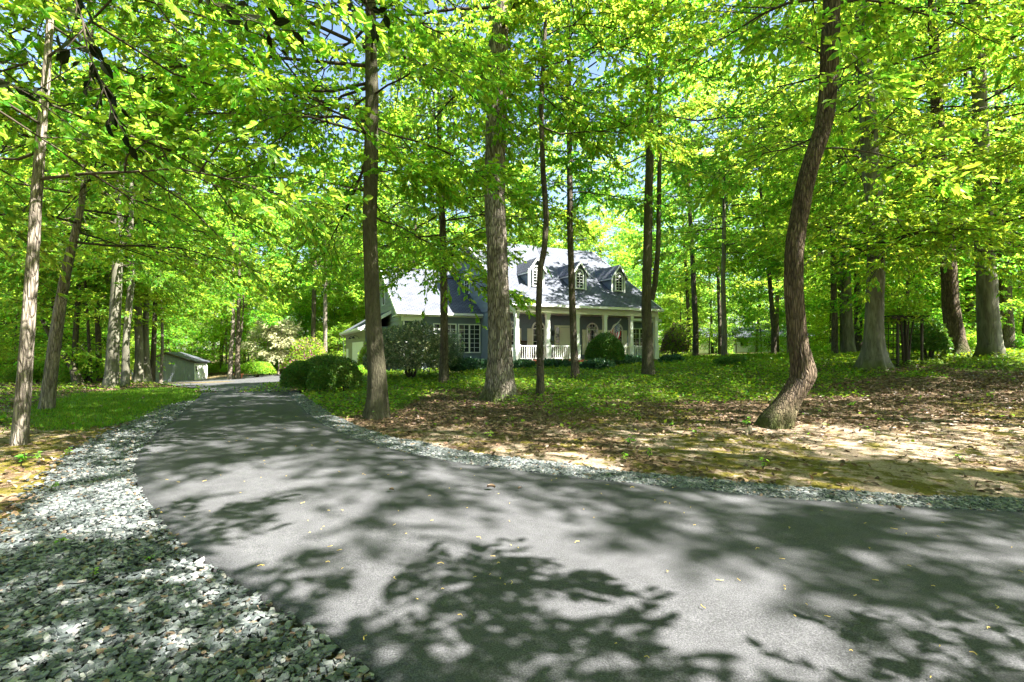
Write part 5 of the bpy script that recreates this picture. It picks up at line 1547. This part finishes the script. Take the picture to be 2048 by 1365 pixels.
# exposed root by the leaning tree
x, y = ground_at(1496, 868); z = tz(x, y)
rt = MB()
rt.tube([(0, 0, -.03), (.02, -.02, .08), (.05, .0, .14)], [.05, .04, .02], 7); rt.tube([(.25, .2, .02), (.1, .05, .06), (-.05, -.05, .05), (-.12, -.2, .0)], [.03, .035, .03, .02], 7); rt.tube([(.0, .0, .05), (-.15, .05, .08), (-.22, .1, .02)], [.025, .02, .01], 6)
o = rt.build('exposed_root', M['root'], None, True); o.location = (x, y, z); tag(o, 'dry pale root stub on the ground left of the mossy trunk foot', 'root')

# overhanging branches with big dark leaves near the camera
def bough(name, label, pts, d0, seed, n2, leafsz, mat, nl=7, tw=.35, rad=.012):
    rg = R_(seed)
    P = np.array([W(px, py, d) for px, py, d in pts]); o0 = P[0].copy(); P = P-o0
    r = empty(name, tuple(o0), 0, label, 'branch')
    k = len(P); Rr = np.linspace(rad, rad*.3, k)[None]
    V, Fq = tubes_geo(P[None], Rr, 5); vs, fs = [V], [Fq]; nb = len(V)
    t2 = np.linspace(.1, 1, n2)[None]
    S2, T2 = interp_path(P[None], t2); S2, T2 = S2[0], T2[0]
    D2 = norm(rotz(T2, np.where(np.arange(n2) % 2 == 0, 1, -1)*rg.uniform(.4, 1.1, n2))+np.stack([np.zeros(n2), np.zeros(n2), rg.normal(-.05, .5, n2)], 1))
    L2 = tw*rg.uniform(.6, 1.3, n2)
    P3 = np.stack([S2, S2+D2*L2[:, None]], 1)
    V, Fq = tubes_geo(P3, np.tile([.0035, .0015], (n2, 1)), 4, nb); vs.append(V); fs.append(Fq)
    tl = (np.arange(nl)+.7)/nl*np.ones((n2, 1))
    Cc = P3[:, 0][:, None]*(1-tl)[..., None]+P3[:, 1][:, None]*tl[..., None]
    A = rotz(np.repeat(D2[:, None], nl, 1), np.where(np.arange(nl) % 2 == 0, 1, -1)[None]*rg.uniform(.3, 1.1, (n2, nl)))
    A[..., 2] += rg.normal(-.1, .45, (n2, nl))
    Nn = rg.normal(0, .6, A.shape); Nn[..., 1] -= .8
    Cc, A, Nn = Cc.reshape(-1, 3), A.reshape(-1, 3), Nn.reshape(-1, 3)
    Ls = leafsz*(.6+.6*rg.random(len(Cc)))
    V, Fq = leaf_geo(Cc, A, Nn, Ls, Ls*.5, 1)
    link('leaves', make_mesh('leaves', V, [(Fq, 0)], [M[mat]]), r)
    link('twigs', make_mesh('twigs', np.concatenate(vs), [(np.concatenate(fs), 0)], [M['twig']], True), r)
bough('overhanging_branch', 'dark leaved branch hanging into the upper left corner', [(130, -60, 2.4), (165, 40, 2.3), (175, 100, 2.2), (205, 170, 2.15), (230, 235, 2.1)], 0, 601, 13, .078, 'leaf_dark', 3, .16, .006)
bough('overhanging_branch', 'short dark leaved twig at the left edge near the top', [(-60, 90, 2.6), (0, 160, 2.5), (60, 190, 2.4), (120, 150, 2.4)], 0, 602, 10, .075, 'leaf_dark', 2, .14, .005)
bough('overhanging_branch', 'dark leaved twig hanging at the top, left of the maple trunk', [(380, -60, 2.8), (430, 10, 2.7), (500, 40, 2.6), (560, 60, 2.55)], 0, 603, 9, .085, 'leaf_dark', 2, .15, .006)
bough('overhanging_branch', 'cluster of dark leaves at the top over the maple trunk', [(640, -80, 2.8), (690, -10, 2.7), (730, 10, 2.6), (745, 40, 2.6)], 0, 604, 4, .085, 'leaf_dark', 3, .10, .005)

# ------------------------------------------------------------------ light, sky, camera
SUN_AZ = math.atan2(-.38, .92)     # direction toward the sun in the ground plane
SUN_EL = math.radians(52)
sd = Vector((math.cos(SUN_AZ)*math.cos(SUN_EL), math.sin(SUN_AZ)*math.cos(SUN_EL), math.sin(SUN_EL)))
sun = bpy.data.lights.new('Sun', 'SUN'); sun.energy = 5.0; sun.angle = math.radians(.53); sun.color = (1, .955, .88)
so = bpy.data.objects.new('sun', sun); COL.objects.link(so); so.rotation_euler = (-sd).to_track_quat('-Z', 'Y').to_euler()
so.location = (20, -20, 40)

wd = bpy.data.worlds.new('World'); scene.world = wd; wd.use_nodes = True
nt = wd.node_tree; nt.nodes.clear()
sky = nt.nodes.new('ShaderNodeTexSky'); sky.sky_type = 'NISHITA'; sky.sun_disc = False
sky.sun_elevation = SUN_EL; sky.sun_rotation = math.pi/2-SUN_AZ
bg = nt.nodes.new('ShaderNodeBackground'); bg.inputs[1].default_value = .05
ow = nt.nodes.new('ShaderNodeOutputWorld')
tcw = nt.nodes.new('ShaderNodeTexCoord')
nn = noise(nt, tcw.outputs['Generated'], 3.2, 7, .6)
rr = ramp(nt, [(.55, 0.0), (.74, .6)]); nt.links.new(nn.outputs[0], rr.inputs[0])
cc = mixc(nt, rr.outputs[0], sky.outputs[0], (4.6, 4.8, 5.1))
nt.links.new(cc, bg.inputs[0]); nt.links.new(bg.outputs[0], ow.inputs[0])

cam = bpy.data.cameras.new('Camera'); cam.sensor_width = 36; cam.lens = 36*F/2048; cam.shift_y = (HZ-682.5)/2048
cam.clip_start = .05; cam.clip_end = 2000
co = bpy.data.objects.new('camera', cam); COL.objects.link(co); co.location = (0, 0, CZ); co.rotation_euler = (math.pi/2, 0, 0)
scene.camera = co
scene.render.engine = 'CYCLES'
scene.view_settings.view_transform = 'Standard'; scene.view_settings.look = 'None'
scene.view_settings.exposure = 3.05; scene.view_settings.gamma = 1.0
cy = scene.cycles
cy.max_bounces = 10; cy.diffuse_bounces = 7; cy.glossy_bounces = 2; cy.transmission_bounces = 7; cy.transparent_max_bounces = 4
cy.use_denoising = True
cy.sample_clamp_indirect = 6
